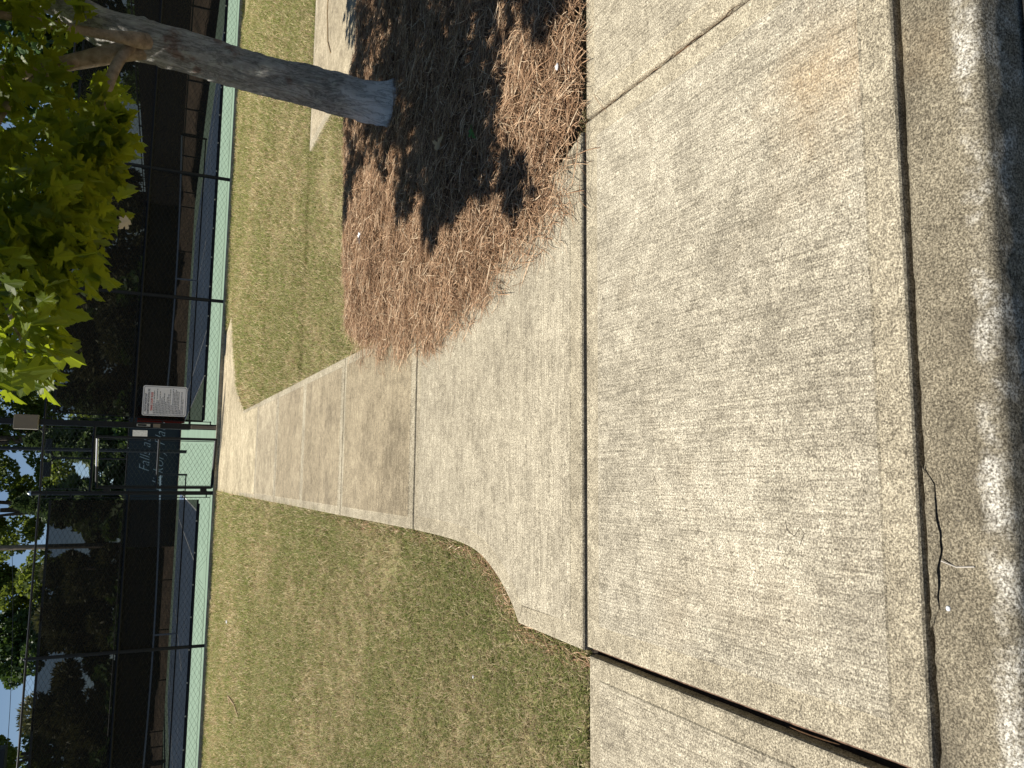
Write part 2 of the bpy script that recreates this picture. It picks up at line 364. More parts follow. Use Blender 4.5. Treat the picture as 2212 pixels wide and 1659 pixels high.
slab([(-.34, 12.826), (1.03, 12.826), (1.15, 13.2), (1.44, 13.86), (1.98, 14.52), (-.34, 14.52)], M['slab_new'], walk, 0, 0)
slab([(-.34, 14.532), (1.99, 14.532), (2.33, 14.93), (2.82, 15.3), (3.05, 15.55), (-.34, 15.55)], M['slab_new'], walk, 0, .001)
slab([(-.34, 15.562), (3.06, 15.562), (2.92, 15.9), (2.78, 16.46), (-.34, 16.46)], M['slab_new'], walk, 0, 0)
branch_walk = empty('side_path', (6, 7.4, gzf(7.4)), kind='structure')
slab([(3.60, 8.47), (3.64, 6.42), (5.6, 6.42), (5.6, 8.47)], M['slab_mid'], branch_walk, .09, .0)
slab([(5.61, 8.47), (5.61, 6.42), (7.6, 6.42), (7.6, 8.47)], M['slab_mid'], branch_walk, .09, .0)
# fibre boards and dirt standing low in the joints
def filler(name, x0, x1, y0, y1, drop, mat, parent):
    ys_ = np.linspace(y0, y1, 40 if y1-y0 > x1-x0 else 2); xs_ = np.linspace(x0, x1, 60 if x1-x0 > y1-y0 else 2)
    X, Y = np.meshgrid(xs_, ys_); Z = gz(Y)-drop+.006*(vnoise(X*60, Y*60, 9)-.5); n = len(xs_); V = np.stack([X, Y, Z], -1).reshape(-1, 3)
    i, j = np.meshgrid(np.arange(n-1), np.arange(len(ys_)-1)); a = (j*n+i).ravel(); L = np.stack([a, a+1, a+n+1, a+n], -1)
    return link(name, np_mesh(name, V, L, np.full(len(L), 4)), mat, parent)
filler('joint_filler', -.72, -.664, 1.25, 2.7, .05, M['dark_fill'], pave)
filler('fibre_board', -.664, -.658, 1.26, 2.68, .020, M['fibre'], pave)
filler('joint_filler', 1.472, 1.506, 1.25, 2.7, .022, M['dark_fill'], pave)
filler('joint_filler', -4.2, 5.2, 2.672, 2.73, .045, M['dark_fill'], pave)
filler('joint_filler', -4.2, 5.2, 1.235, 1.27, .085, M['dark_fill'], pave)

# kerb with a worn nose and a chipped back edge
def kerb(x0, x1):
    prof = [(1.246, -.12), (1.244, -.03), (1.239, -.008), (1.227, -.001), (1.17, .0), (1.12, -.001), (1.084, -.003), (1.066, -.008), (1.056, -.017), (1.051, -.032), (1.047, -.152), (1.04, -.3)]
    xs_ = np.arange(x0, x1, .012); P = np.array(prof); n = len(P); V = np.zeros((len(xs_), n, 3)); V[..., 0] = xs_[:, None]; V[..., 1] = P[:, 0]; V[..., 2] = P[:, 1]+gz(P[:, 0])
    chip = (np.maximum(vnoise(xs_*9+7, xs_*0+3, 21)-.5, 0)*.010 + (vnoise(xs_*45+7, xs_*0+3, 22)-.5)*.005) * np.where(xs_ < .15, 1.3, .7)
    crack = np.where((xs_ > -.30) & (xs_ < .02), np.sin((xs_+.30)/.32*math.pi), 0)
    for k in (1, 2, 3): V[:, k, 1] -= chip*(1.0 if k > 1 else .7)
    V[:, 3, 2] -= .010*crack + np.maximum(chip, 0)*.25; V[:, 2, 2] -= .012*crack
    V[:, 7:10, 1] += ((vnoise(xs_*14, xs_*0, 23)-.5)*.002)[:, None]; V[:, 5:8, 2] += ((vnoise(xs_*20, xs_*0+5, 24)-.5)*.004)[:, None]
    i, j = np.meshgrid(np.arange(n-1), np.arange(len(xs_)-1)); a = (j*n+i).ravel(); L = np.stack([a, a+n, a+n+1, a+1], -1)
    return link('kerb', np_mesh('kerb', V.reshape(-1, 3), L, np.full(len(L), 4)), M['curb'], None, True)
kb = tag(kerb(-4.2, 5.2), kind='structure')
xs_ = np.linspace(-.33, .03, 90); vs_ = np.linspace(0, 1, 9); X, Y = np.meshgrid(xs_, vs_); wd = .012+.022*vnoise(X*14+5, X*0, 61); wd = wd*np.clip((X+.33)*25, 0, 1)*np.clip((.03-X)*25, 0, 1)
yy = 1.236-wd*Y+.004*(vnoise(X*50, Y*3, 62)-.5); zz = gz(yy)+.0008+.005*vnoise(X*70, Y*7, 63)*np.sin(np.clip(Y, 0, 1)*math.pi)**.5+.0015*np.sin(Y*math.pi)
i, j = np.meshgrid(np.arange(89), np.arange(8)); a = (j*90+i).ravel(); L = np.stack([a+90, a+91, a+1, a], -1)
link('broken_edge', np_mesh('broken_edge', np.stack([X, yy, zz], -1).reshape(-1, 3), L, np.full(len(L), 4)), M['curb'], kb)
MB().tube([(-.18+.0, 1.205, gzf(1.2)), (-.19, 1.17, gzf(1.17)), (-.185, 1.13, gzf(1.13))], .0016, 5).build('pale_scratch', M['taupe_edge'], kb)

# court edge beam
eb = MB()
eb.box(-22, 30, 16.545, 16.70, -.2, .004); tag(eb.build('court_edge_beam', M['curb_clean'], None, bevel=.008), kind='structure')

# ------------------------------------------------------------------ tennis courts
court = empty('tennis_court', (1, 35, 0), kind='structure')
cb = MB(); cb.quad((-15.8, 16.70, 0), (17.5, 16.70, 0), (17.5, 53.4, 0), (-15.8, 53.4, 0)); cb.build('court_surface', M['mint'], court)
for x0 in (-11.99, 2.75):
    b = MB(); b.quad((x0, 23.12, .004), (x0+10.97, 23.12, .004), (x0+10.97, 46.9, .004), (x0, 46.9, .004)); b.build('blue_playing_area', M['court_blue'], court)
    l = MB()
    def ln(xa, xb, ya, yb): l.quad((xa, ya, .008), (xb, ya, .008), (xb, yb, .008), (xa, yb, .008))
    ln(x0-.02, x0+10.99, 23.02, 23.12); ln(x0-.02, x0+10.99, 46.9, 47.0)
    for xx in (x0, x0+10.97-.05): ln(xx, xx+.05, 23.12, 46.9)
    for xx in (x0+1.37, x0+9.6-.05): ln(xx, xx+.05, 23.12, 46.9)
    for yy in (28.6, 41.4): ln(x0+1.37+.05, x0+9.55, yy, yy+.05)
    ln(x0+5.46, x0+5.51, 28.65, 41.4); l.build('court_lines', M['line'], court)
def net(x0, x1, label):
    t = empty('tennis_net', ((x0+x1)/2, 35, 0), label, 'tennis net', 'nets of the two courts')
    for x in (x0, x1): MB().tube([(x, 35, 0), (x, 35, 1.07)], .04, 8).build('net_post', M['black_metal'], t)
    xs_ = np.linspace(x0, x1, 60); top = 1.05-.13*(1-((xs_-(x0+x1)/2)/((x1-x0)/2))**2)
    b = MB()
    for k in range(59):
        for yy in (34.985, 35.015): b.quad((xs_[k], yy, top[k]-.06), (xs_[k+1], yy, top[k+1]-.06), (xs_[k+1], yy, top[k+1]), (xs_[k], yy, top[k]))
        b.quad((xs_[k], 34.985, top[k]), (xs_[k+1], 34.985, top[k+1]), (xs_[k+1], 35.015, top[k+1]), (xs_[k], 35.015, top[k]))
    b.build('net_tape', M['nettape'], t)
    b = MB()
    for x in np.arange(x0+.05, x1, .06): h = 1.0-.13*(1-((x-(x0+x1)/2)/((x1-x0)/2))**2); b.box(x-.0025, x+.0025, 34.998, 35.002, .02, h)
    for z in np.arange(.05, .87, .06): b.box(x0, x1, 34.998, 35.002, z-.0025, z+.0025)
    tag(b.build('net_mesh', M['wire'], t), kind='stuff')
    MB().box(x0, x1, 34.985, 35.015, .02, .07).build('net_edge_and_shadow', M['black_metal'], t)  # dark strip: net's lower edge together with its painted shadow line
    xm = (x0+x1)/2; MB().box(xm-.03, xm+.03, 34.98, 35.02, .01, .9).build('centre_strap', M['nettape'], t)
net(-12.9, -.06, 'tennis net of the left court with white tape'); net(1.84, 14.6, 'tennis net of the right court beyond the rules sign')

# ------------------------------------------------------------------ chain-link helper
def link_wires(x0, x1, z0, z1, y, w=.081, r=.0042, org=None, ang=0, curl=None):
    n = int((x1-x0)/w); m_ = int((z1-z0)/(w/2)); xs_ = x0+w/2+np.arange(n)*w; z = np.linspace(z0, z1, m_+1)
    zig = np.where(np.arange(m_+1) % 2 == 0, -w/2, w/2)
    P = np.zeros((n, m_+1, 3)); P[..., 0] = xs_[:, None]+zig[None]*np.where(np.arange(n) % 2 == 0, 1, -1)[:, None]; P[..., 1] = y + .002*np.where(np.arange(m_+1) % 2 == 0, 1, -1); P[..., 2] = z
    P[..., 0] += .006*(vnoise(P[..., 0]*3+50, P[..., 2]*3+9, 5)-.5)
    if curl: # bottom of the fabric pulled up where it has come loose
        cx, cw, ch = curl; k = np.exp(-((P[..., 0]-cx)/cw)**2)*np.clip((.27-P[..., 2])/.24, 0, 1); P[..., 2] += ch*k; P[..., 1] -= .05*k
    if org is not None:
        dx = P[..., 0]-org[0]; dy = P[..., 1]-org[1]; c, s = math.cos(ang), math.sin(ang); P[..., 0] = org[0]+dx*c-dy*s; P[..., 1] = org[1]+dx*s+dy*c
    offs = [(0, -r), (r*.9, r*.5), (-r*.9, r*.5)]
    V = np.stack([P+np.array([ox, oy, 0]) for ox, oy in offs], 2).reshape(-1, 3); base = (np.arange(n)[:, None]*(m_+1)+np.arange(m_)[None]).ravel()*3
    L = []
    for k in range(3):
        k2 = (k+1) % 3; L.append(np.stack([base+k, base+k2, base+3+k2, base+3+k], -1))
    L = np.concatenate(L); return np_mesh('chain_link', V, L, np.full(len(L), 4))
BM = M['black_metal']
def pipe(name, pts, r, parent, mat=None, seg=10): return MB().tube(pts, r, seg).build(name, mat or BM, parent, False)

# left fence run
fl = empty('chain_link_fence', (-3.3, 16.75, 0), 'black chain link fence left of the gate over the lawn', 'fence')
for x, r, h in ((-.39, .04, 3.14), (-3.37, .032, 3.0), (-6.3, .032, 3.0), (-9.2, .032, 3.0)):
    pipe('post', [(x, 16.75, -.1), (x, 16.75, h)], r, fl)
    MB().tube([(x, 16.75, h), (x, 16.75, h+.03), (x, 16.75, h+.055)], [r*1.12, r*1.05, r*.4], 10).build('post_cap', M['black_satin'] if h < 3.1 else M['chrome'], fl)
pipe('top_rail', [(-9.3, 16.735, 3.0), (-.39, 16.735, 3.0)], .021, fl, M['black_satin']); pipe('middle_rail', [(-9.3, 16.735, 1.52), (-.43, 16.735, 1.52)], .021, fl); pipe('bottom_rail', [(-9.3, 16.735, .25), (-.6, 16.735, .25)], .021, fl)
pipe('tension_wire', [(-9.3, 16.74, .045), (-.43, 16.74, .045)], .003, fl, None, 5)
pipe('tension_bar', [(-.475, 16.745, .04), (-.475, 16.745, 2.98)], .008, fl, None, 6)
for z in (.12, .55, 1.0, 1.52, 2.0, 2.5, 2.9): MB().box(-.485, -.34, 16.72, 16.735, z-.012, z+.012).build('clamp', BM, fl)
tag(link('chain_link', link_wires(-9.3, -.46, .03, 2.99, 16.752, curl=(-2.0, .22, .13)), M['wire'], fl), kind='stuff')
# right fence run
fr = empty('chain_link_fence', (5, 16.75, 0), 'black chain link fence right of the gate behind the maple', 'fence')
for x in (3.55, 6.18, 8.8, 11.4):
    pipe('post', [(x, 16.75, -.1), (x, 16.75, 3.0)], .036, fr); MB().tube([(x, 16.75, 3.0), (x, 16.75, 3.05)], [.038, .015], 10).build('post_cap', BM, fr)
pipe('top_rail', [(.99, 16.735, 3.02), (11.5, 16.735, 3.02)], .021, fr, M['black_satin']); pipe('middle_rail', [(1.0, 16.735, 1.52), (11.5, 16.735, 1.52)], .023, fr); pipe('bottom_rail', [(1.07, 16.735, .25), (11.5, 16.735, .25)], .023, fr)
pipe('tension_wire', [(1.0, 16.74, .045), (11.5, 16.74, .045)], .003, fr, None, 5)
pipe('tension_bar', [(1.035, 16.745, .1), (1.035, 16.745, 2.98)], .008, fr, None, 6)
for z in (.12, .5, 1.0, 1.52, 2.0, 2.5, 2.9): MB().box(.97, 1.045, 16.69, 16.705, z-.012, z+.012).build('clamp', BM, fr)
tag(link('chain_link', link_wires(1.03, 11.5, .05, 3.0, 16.752), M['wire'], fr), kind='stuff')
# windscreens hung on the court side
def windscreen(x0, x1, z0, z1, label, slant=0):
    me = MB(); xs_ = np.linspace(x0, x1, 40); zs = np.linspace(z0, z1, 14); f = lambda x, z: (x + (slant*(z-z0)/(z1-z0) if x == x0 else 0), 16.79+.018*math.sin(x*3.1+z*2)+.012*math.sin(x*7-z*5), z)
    for a in range(39):
        for b in range(13): me.quad(f(xs_[a], zs[b]), f(xs_[a+1], zs[b]), f(xs_[a+1], zs[b+1]), f(xs_[a], zs[b+1]))
    bm_ = me.build('windscreen', M['screen']); bm = bmesh.new(); bm.from_mesh(bm_.data); bmesh.ops.remove_doubles(bm, verts=bm.verts, dist=1e-4); bm.to_mesh(bm_.data); bm.free()
    h = MB(); h.box(x0+slant*.9, x1, 16.775, 16.805, z1-.03, z1+.01); h.box(x0, x1, 16.775, 16.805, z0-.01, z0+.025); h.build('hem', BM, bm_)
    e = MB(); xl, xr = (x0, x0+slant); e.tube([(x0, 16.79, z0), (x0+slant, 16.79, z1)], .014, 5); e.build('hem', BM, bm_)
    tie0 = None
    for x in np.arange(x0+.3, x1, .62):
        if tie0 is None: tie0 = MB().box(-.012, .012, -.01, .01, 0, .025).build('tie', M['grey'], bm_); o = tie0
        else: o = tie0.copy(); COL.objects.link(o)
        o.location = (x, 16.71, z0+.005)
    return tag(bm_, label, 'windscreen')
windscreen(-9.3, -.52, .26, 2.84, 'black windscreen on the fence left of the open gate')
windscreen(1.05, 11.4, .26, 2.90, 'black windscreen on the fence behind the white rules sign', .08)

# gate pole, transom, gate leaf
tag_l = empty('light_pole', (.93, 16.75, 0), 'thick black pole beside the gate with a taupe box on it', 'pole')
MB().box(.875, .985, 16.70, 16.81, -.1, 7.0).build('post', BM, tag_l, bevel=.006)
tr = empty('fence_transom', (.28, 16.75, 2.18), 'black chain link panel with rails above the gate opening', 'fence')
pipe('rail', [(-.35, 16.75, 2.18), (.875, 16.75, 2.18)], .026, tr); pipe('top_rail', [(-.35, 16.75, 3.0), (.875, 16.75, 3.02)], .023, tr, M['black_satin'])
pipe('tension_bar', [(.83, 16.75, 2.2), (.83, 16.75, 2.99)], .008, tr, None, 6); pipe('tension_bar', [(-.31, 16.75, 2.2), (-.31, 16.75, 2.99)], .008, tr, None, 6)
tag(link('chain_link', link_wires(-.33, .85, 2.19, 3.0, 16.752), M['wire'], tr), kind='stuff')
GA = math.atan2(16.15-16.74, .66+.30); GO = (-.30, 16.74)
gt = empty('gate', (GO[0], GO[1], 0), 'black chain link gate standing ajar towards the path', 'gate')
GW = math.hypot(.96, .59)
def gp(u, z, off=0): return (GO[0]+u*math.cos(GA)-off*math.sin(GA), GO[1]+u*math.sin(GA)+off*math.cos(GA), z)
pipe('frame_post', [gp(.02, .03), gp(.02, 2.10)], .026, gt); pipe('frame_post', [gp(GW, .03), gp(GW, 2.10)], .026, gt)
pipe('frame_rail', [gp(.02, .03), gp(GW, .03)], .026, gt); pipe('frame_rail', [gp(.02, 1.04), gp(GW, 1.04)], .022, gt, M['black_satin'])
pipe('frame_rail', [gp(.02, 2.08), gp(.50, 2.08)], .026, gt); pipe('rail_highlight', [gp(.50, 2.08), gp(GW-.03, 2.08)], .026, gt, M['chrome'])  # bright steel length: highlight on the top rail put into its material
pipe('tension_bar', [gp(.06, .06), gp(.06, 2.05)], .007, gt, None, 6); pipe('tension_bar', [gp(GW-.05, .06), gp(GW-.05, 2.05)], .007, gt, None, 6)
tag(link('chain_link', link_wires(GO[0]+.05, GO[0]+GW-.03, .05, 2.06, GO[1], org=GO, ang=GA), M['wire'], gt), kind='stuff')
for z in (.18, 1.9):
    MB().box(-.39, -.28, 16.715, 16.765, z-.06, z+.06).build('hinge', BM, gt)
lk = MB()
p0, p1 = gp(GW+.03, 0), gp(GW+.16, 0)
lk.v += [(p0[0], p0[1]-.02, 1.25), (p1[0], p1[1]-.02, 1.25), (p1[0], p1[1]-.02, 1.50), (p0[0], p0[1]-.02, 1.50), (p0[0], p0[1]+.02, 1.25), (p1[0], p1[1]+.02, 1.25), (p1[0], p1[1]+.02, 1.50), (p0[0], p0[1]+.02, 1.50)]
lk.f += [(0, 1, 2, 3), (7, 6, 5, 4), (0, 4, 5, 1), (1, 5, 6, 2), (2, 6, 7, 3), (3, 7, 4, 0)]
plate = lk.build('lock_plate', M['grey'], gt)
MB().tube([(p0[0]+.055, p0[1]-.035, 1.375), (p0[0]+.055, p0[1]-.02, 1.375)], .012, 8).build('keyhole', BM, plate)
rd = MB().box(.905, .955, 16.675, 16.698, 1.22, 1.46).build('card_reader', M['grey']); tag(rd, 'narrow pale card reader on the thick black gate pole', 'card reader')
MB().box(.913, .947, 16.671, 16.675, 1.285, 1.44).build('reader_slot', BM, rd); 
gb = MB().box(.89, .96, 16.64, 16.698, 1.04, 1.17).build('junction_box', M['taupe'], bevel=.004); tag(gb, 'small taupe junction box on the gate pole under the reader', 'junction box')
cv = MB().box(.892, .955, 16.665, 16.698, 0.0, .48).build('conduit_cover', M['taupe'], bevel=.004); tag(cv, 'grey conduit cover at the foot of the gate pole', 'conduit')
bx = MB().box(.79, 1.05, 16.55, 16.698, 3.10, 3.48).build('equipment_box', M['taupe'], bevel=.005); tag(bx, 'taupe metal box on the black pole above the gate', 'box')
MB().box(.788, 1.052, 16.548, 16.56, 3.478, 3.486).build('edge', M['taupe_edge'], bx); MB().box(.784, .79, 16.55, 16.69, 3.10, 3.48).build('edge', M['taupe_edge'], bx)  # paler strips along the top edge and left face of the box

# rules sign
def text_mesh(body, size, mat, parent, loc, width=None, shear=0, name='lettering', off=0, align='LEFT'):
    c = bpy.data.curves.new(name, 'FONT'); c.body = body; c.size = size; c.shear = shear; c.offset = off; c.align_x = align; c.resolution_u = 3
    o = bpy.data.objects.new(name, c); COL.objects.link(o); dg = bpy.context.evaluated_depsgraph_get(); me = bpy.data.meshes.new_from_object(o.evaluated_get(dg)); bpy.data.objects.remove(o)
    V = np.zeros(len(me.vertices)*3, np.float32); me.vertices.foreach_get('co', V); V = V.reshape(-1, 3); s = 1
    if width: s = width/(V[:, 0].max()-V[:, 0].min())
    W = np.stack([V[:, 0]*s+loc[0], np.full(len(V), loc[1]), V[:, 1]+loc[2]], -1).astype(np.float32); me.vertices.foreach_set('co', W.ravel()); me.materials.clear()
    return link(name, me, mat, parent)
sg = empty('rules_sign', (1.42, 16.68, .59), 'white tennis court rules sign on the fence right of the gate', 'sign')
SX0, SX1, SZ0, SZ1 = 1.12, 1.715, .585, 1.385
def rrect(x0, x1, z0, z1, y, r, n=5):
    out = []
    for cx, cz, a0 in ((x1-r, z1-r, 0), (x0+r, z1-r, 90), (x0+r, z0+r, 180), (x1-r, z0+r, 270)):
        for k in range(n+1): a = math.radians(a0+90*k/n); out.append((cx+r*math.cos(a), y, cz+r*math.sin(a)))
    return out
b = MB(); A = rrect(SX0, SX1, SZ0, SZ1, 16.665, .04); B2 = [(x, 16.672, z) for x, y, z in A]; n = len(A); b.v = A+B2; b.f = [tuple(reversed(range(n))), tuple(range(n, 2*n))]+[(i, (i+1) % n, n+(i+1) % n, n+i) for i in range(n)]; b.build('sign_panel', M['white'], sg)
b = MB(); A = rrect(SX0+.018, SX1-.018, SZ0+.018, SZ1-.018, 16.661, .03); B2 = rrect(SX0+.025, SX1-.025, SZ0+.025, SZ1-.025, 16.661, .025); b.v = A+B2; b.f = [(i, n+i, n+(i+1) % n, (i+1) % n) for i in range(n)]; b.build('border', M['navy'], sg)
text_mesh('FALLS AT HICKORY FLAT', .048, M['navy'], sg, (1.20, 16.661, 1.312), .36, off=.0012)
text_mesh('HOMEOWNERS ASSOCIATION, INC.', .048, M['navy'], sg, (1.155, 16.661, 1.262), .50, off=.0012)
text_mesh('TENNIS COURT RULES', .052, M['red'], sg, (1.215, 16.661, 1.202), .37, off=.0015)
rr = random.Random(3); b = MB(); d = MB(); z = 1.172
for li in (.44, .20, .50, .26, .45, .30, .32, .40, .22, .30, .38, .47, .18, .48, .44, .46, .42, .44, .08, .42, .30):
    x = 1.165; d.quad((1.146, 16.661, z+.004), (1.153, 16.661, z+.004), (1.153, 16.661, z+.011), (1.146, 16.661, z+.011)) if rr.random() < .6 else None
    while x < 1.165+li:
        wd = rr.uniform(.014, .05); wd = min(wd, 1.672-x)
        if wd <= .008: break
        xx = x
        while xx < x+wd-.004: # letter strokes of the fine print, too small to read
            b.quad((xx, 16.661, z), (xx+.0045, 16.661, z), (xx+.0045, 16.661, z+rr.uniform(.012, .017)), (xx, 16.661, z+.014)); xx += .0068
        x += wd+.008
    z -= .0262
tag(b.build('fine_print', M['navy'], sg), kind='stuff'); tag(d.build('bullet_marks', M['navy'], sg), kind='stuff')
rb = MB().box(1.0, 1.30, 16.82, 16.835, .60, 1.46).build('red_board', M['oxblood']); tag(rb, 'dark red board behind the windscreen edge beside the rules sign', 'board')

# ------------------------------------------------------------------ far court fences, screens, lamps
ff = empty('far_fence', (1, 53.4, 0), 'far court fence with dark windscreens beyond both nets', 'fence')
for x in np.arange(-15.6, 17.5, 3.0): pipe('post', [(x, 53.4, 0), (x, 53.4, 3.05)], .04, ff, None, 6)
for z in (3.0, 1.52): pipe('rail', [(-15.6, 53.4, z), (17.4, 53.4, z)], .03, ff, None, 6)
sf = empty('side_fence', (17.4, 35, 0), 'right side court fence with brown bank behind it', 'fence')
for y in np.arange(17.5, 53.4, 3.0): pipe('post', [(17.4, y, 0), (17.4, y, 3.05)], .04, sf, None, 6)
for z in (3.0, 1.52, .9): pipe('rail', [(17.4, 17.5, z), (17.4, 53.4, z)], .03, sf, None, 6)
sf2 = empty('side_fence', (-15.6, 35, 0), 'left side court fence far beyond the left net', 'fence')
for y in np.arange(17.5, 53.4, 3.0): pipe('post', [(-15.6, y, 0), (-15.6, y, 3.05)], .04, sf2, None, 6)
for z in (3.0, 1.52): pipe('rail', [(-15.6, 17.5, z), (-15.6, 53.4, z)], .03, sf2, None, 6)
def panel(x0, x1, y0, y1, z0, z1, mat, label):
    o = MB().box(x0, x1, y0, y1, z0, z1).build('far_windscreen', mat); return tag(o, label, 'windscreen')
panel(-15.5, -4.6, 53.33, 53.345, .55, 2.9, M['screen_far'], 'dark far windscreen across the back of the left court')
panel(5.4, 17.3, 53.33, 53.345, .8, 2.9, M['screen_far'], 'dark far windscreen across the back of the right court')
panel(17.33, 17.345, 17.6, 53.2, .95, 2.9, M['screen_far'], 'dark windscreen along the right side court fence')
panel(-15.545, -15.53, 17.6, 53.2, .72, 2.9, M['screen_far'], 'dark windscreen along the left side court fence')
lp = panel(-4.55, 5.35, 53.28, 53.295, .02, 2.95, M['screen_navy'], 'navy windscreen with pale script lettering seen through the gate')
text_mesh('Falls at', .85, M['script'], lp, (.05, 53.27, 1.72), 2.1, .42, off=-.012)
text_mesh('Hickory Flat', .85, M['script'], lp, (-1.2, 53.27, .92), 4.1, .42, off=-.012)
# brown bank and verges behind the court
def bank(name, pts, mat, kind='structure'):
    V = []; L = []
    for (x0, y0, x1, y1, z) in pts:
        pass
bk = MB()
for k in range(30):
    x0 = -20+k*1.4; x1 = x0+1.4; h0 = .9+.25*math.sin(k*.9); h1 = .9+.25*math.sin((k+1)*.9)
    bk.quad((x0, 53.9, -.02), (x1, 53.9, -.02), (x1, 57.5, h1), (x0, 57.5, h0)); bk.quad((x0, 57.5, h0), (x1, 57.5, h1), (x1, 75, 1.6), (x0, 75, 1.6))
for k in range(28):
    y0 = 17+k*1.4; y1 = y0+1.4; h0 = 1.05+.2*math.sin(k*1.1); h1 = 1.05+.2*math.sin((k+1)*1.1)
    bk.quad((17.9, y0, -.02), (20.4, y0, h0), (20.4, y1, h1), (17.9, y1, -.02)); bk.quad((20.4, y0, h0), (34, y0, 2.0), (34, y1, 2.0), (20.4, y1, h1))
tag(bk.build('bank', M['bank']), kind='structure')
def lamp(x, y, h, label, arms, r=.075):
    t = empty('court_lamp', (x, y, 0), label, 'lamp post', 'court lamp posts'); pipe('pole', [(x, y, 0), (x, y, h)], r, t, BM, 10)
    for s, L_, W_, H_ in arms:
        x0 = x+s*.28; x1 = x+s*(.28+L_)
        MB().tube([(x, y, h-.35), (x+s*.12, y, h-.1), (x0, y, h+.02)], .05, 6).build('arm', BM, t)
        MB().box(min(x0, x1), max(x0, x1), y-W_, y+W_, h-.05, h-.05+H_).build('lamp_head', BM, t, bevel=.03)
    return t
lamp(.92, 58, 7.6, 'slender court lamp post with two dark box heads above the gate', [(1, .95, .25, .38), (-1, .95, .25, .42)], .065)
lamp(.97, 38, 9.2, 'tall black court lamp post between the two courts', [(1, .6, .25, .3), (-1, .6, .25, .3)], .075)
lamp(-14.0, 43, 6.75, 'black court lamp post at the far left corner of the courts', [(1, 1.25, .35, .42), (-1, .9, .3, .4)], .09)
up_ = empty('utility_pole', (-4.92, 60, 0), 'grey wooden utility pole rising behind the left fence', 'utility pole'); MB().tube([(-4.92, 60, 0), (-4.92, 60, 13)], [.19, .15], 10).build('pole', M['wood'], up_)
MB().box(-6.0, -3.9, 59.85, 59.95, 12.3, 12.42).build('crossarm', M['wood'], up_)
for k, (za, zb, xa) in enumerate(((10.6, 9.2, -5.1), (9.6, 8.8, -5.1), (11.6, 10.2, -5.1))):
    pts = [(xa+(-30-xa)*t, 60+t*-6, za+(zb-za)*t-1.1*4*t*(1-t)*.6) for t in np.linspace(0, 1, 14)]
    tag(MB().tube(pts, .016, 5).build('overhead_wire', M['black_satin']), ['highest overhead wire left of the utility pole', 'lowest overhead wire left of the utility pole', 'overhead wire reaching the top of the utility pole'][[1, 1, 0][k] if k else 0] if False else ['middle overhead wire left of the utility pole', 'lowest overhead wire left of the utility pole', 'topmost overhead wire left of the utility pole'][k], 'wire', 'overhead wires')

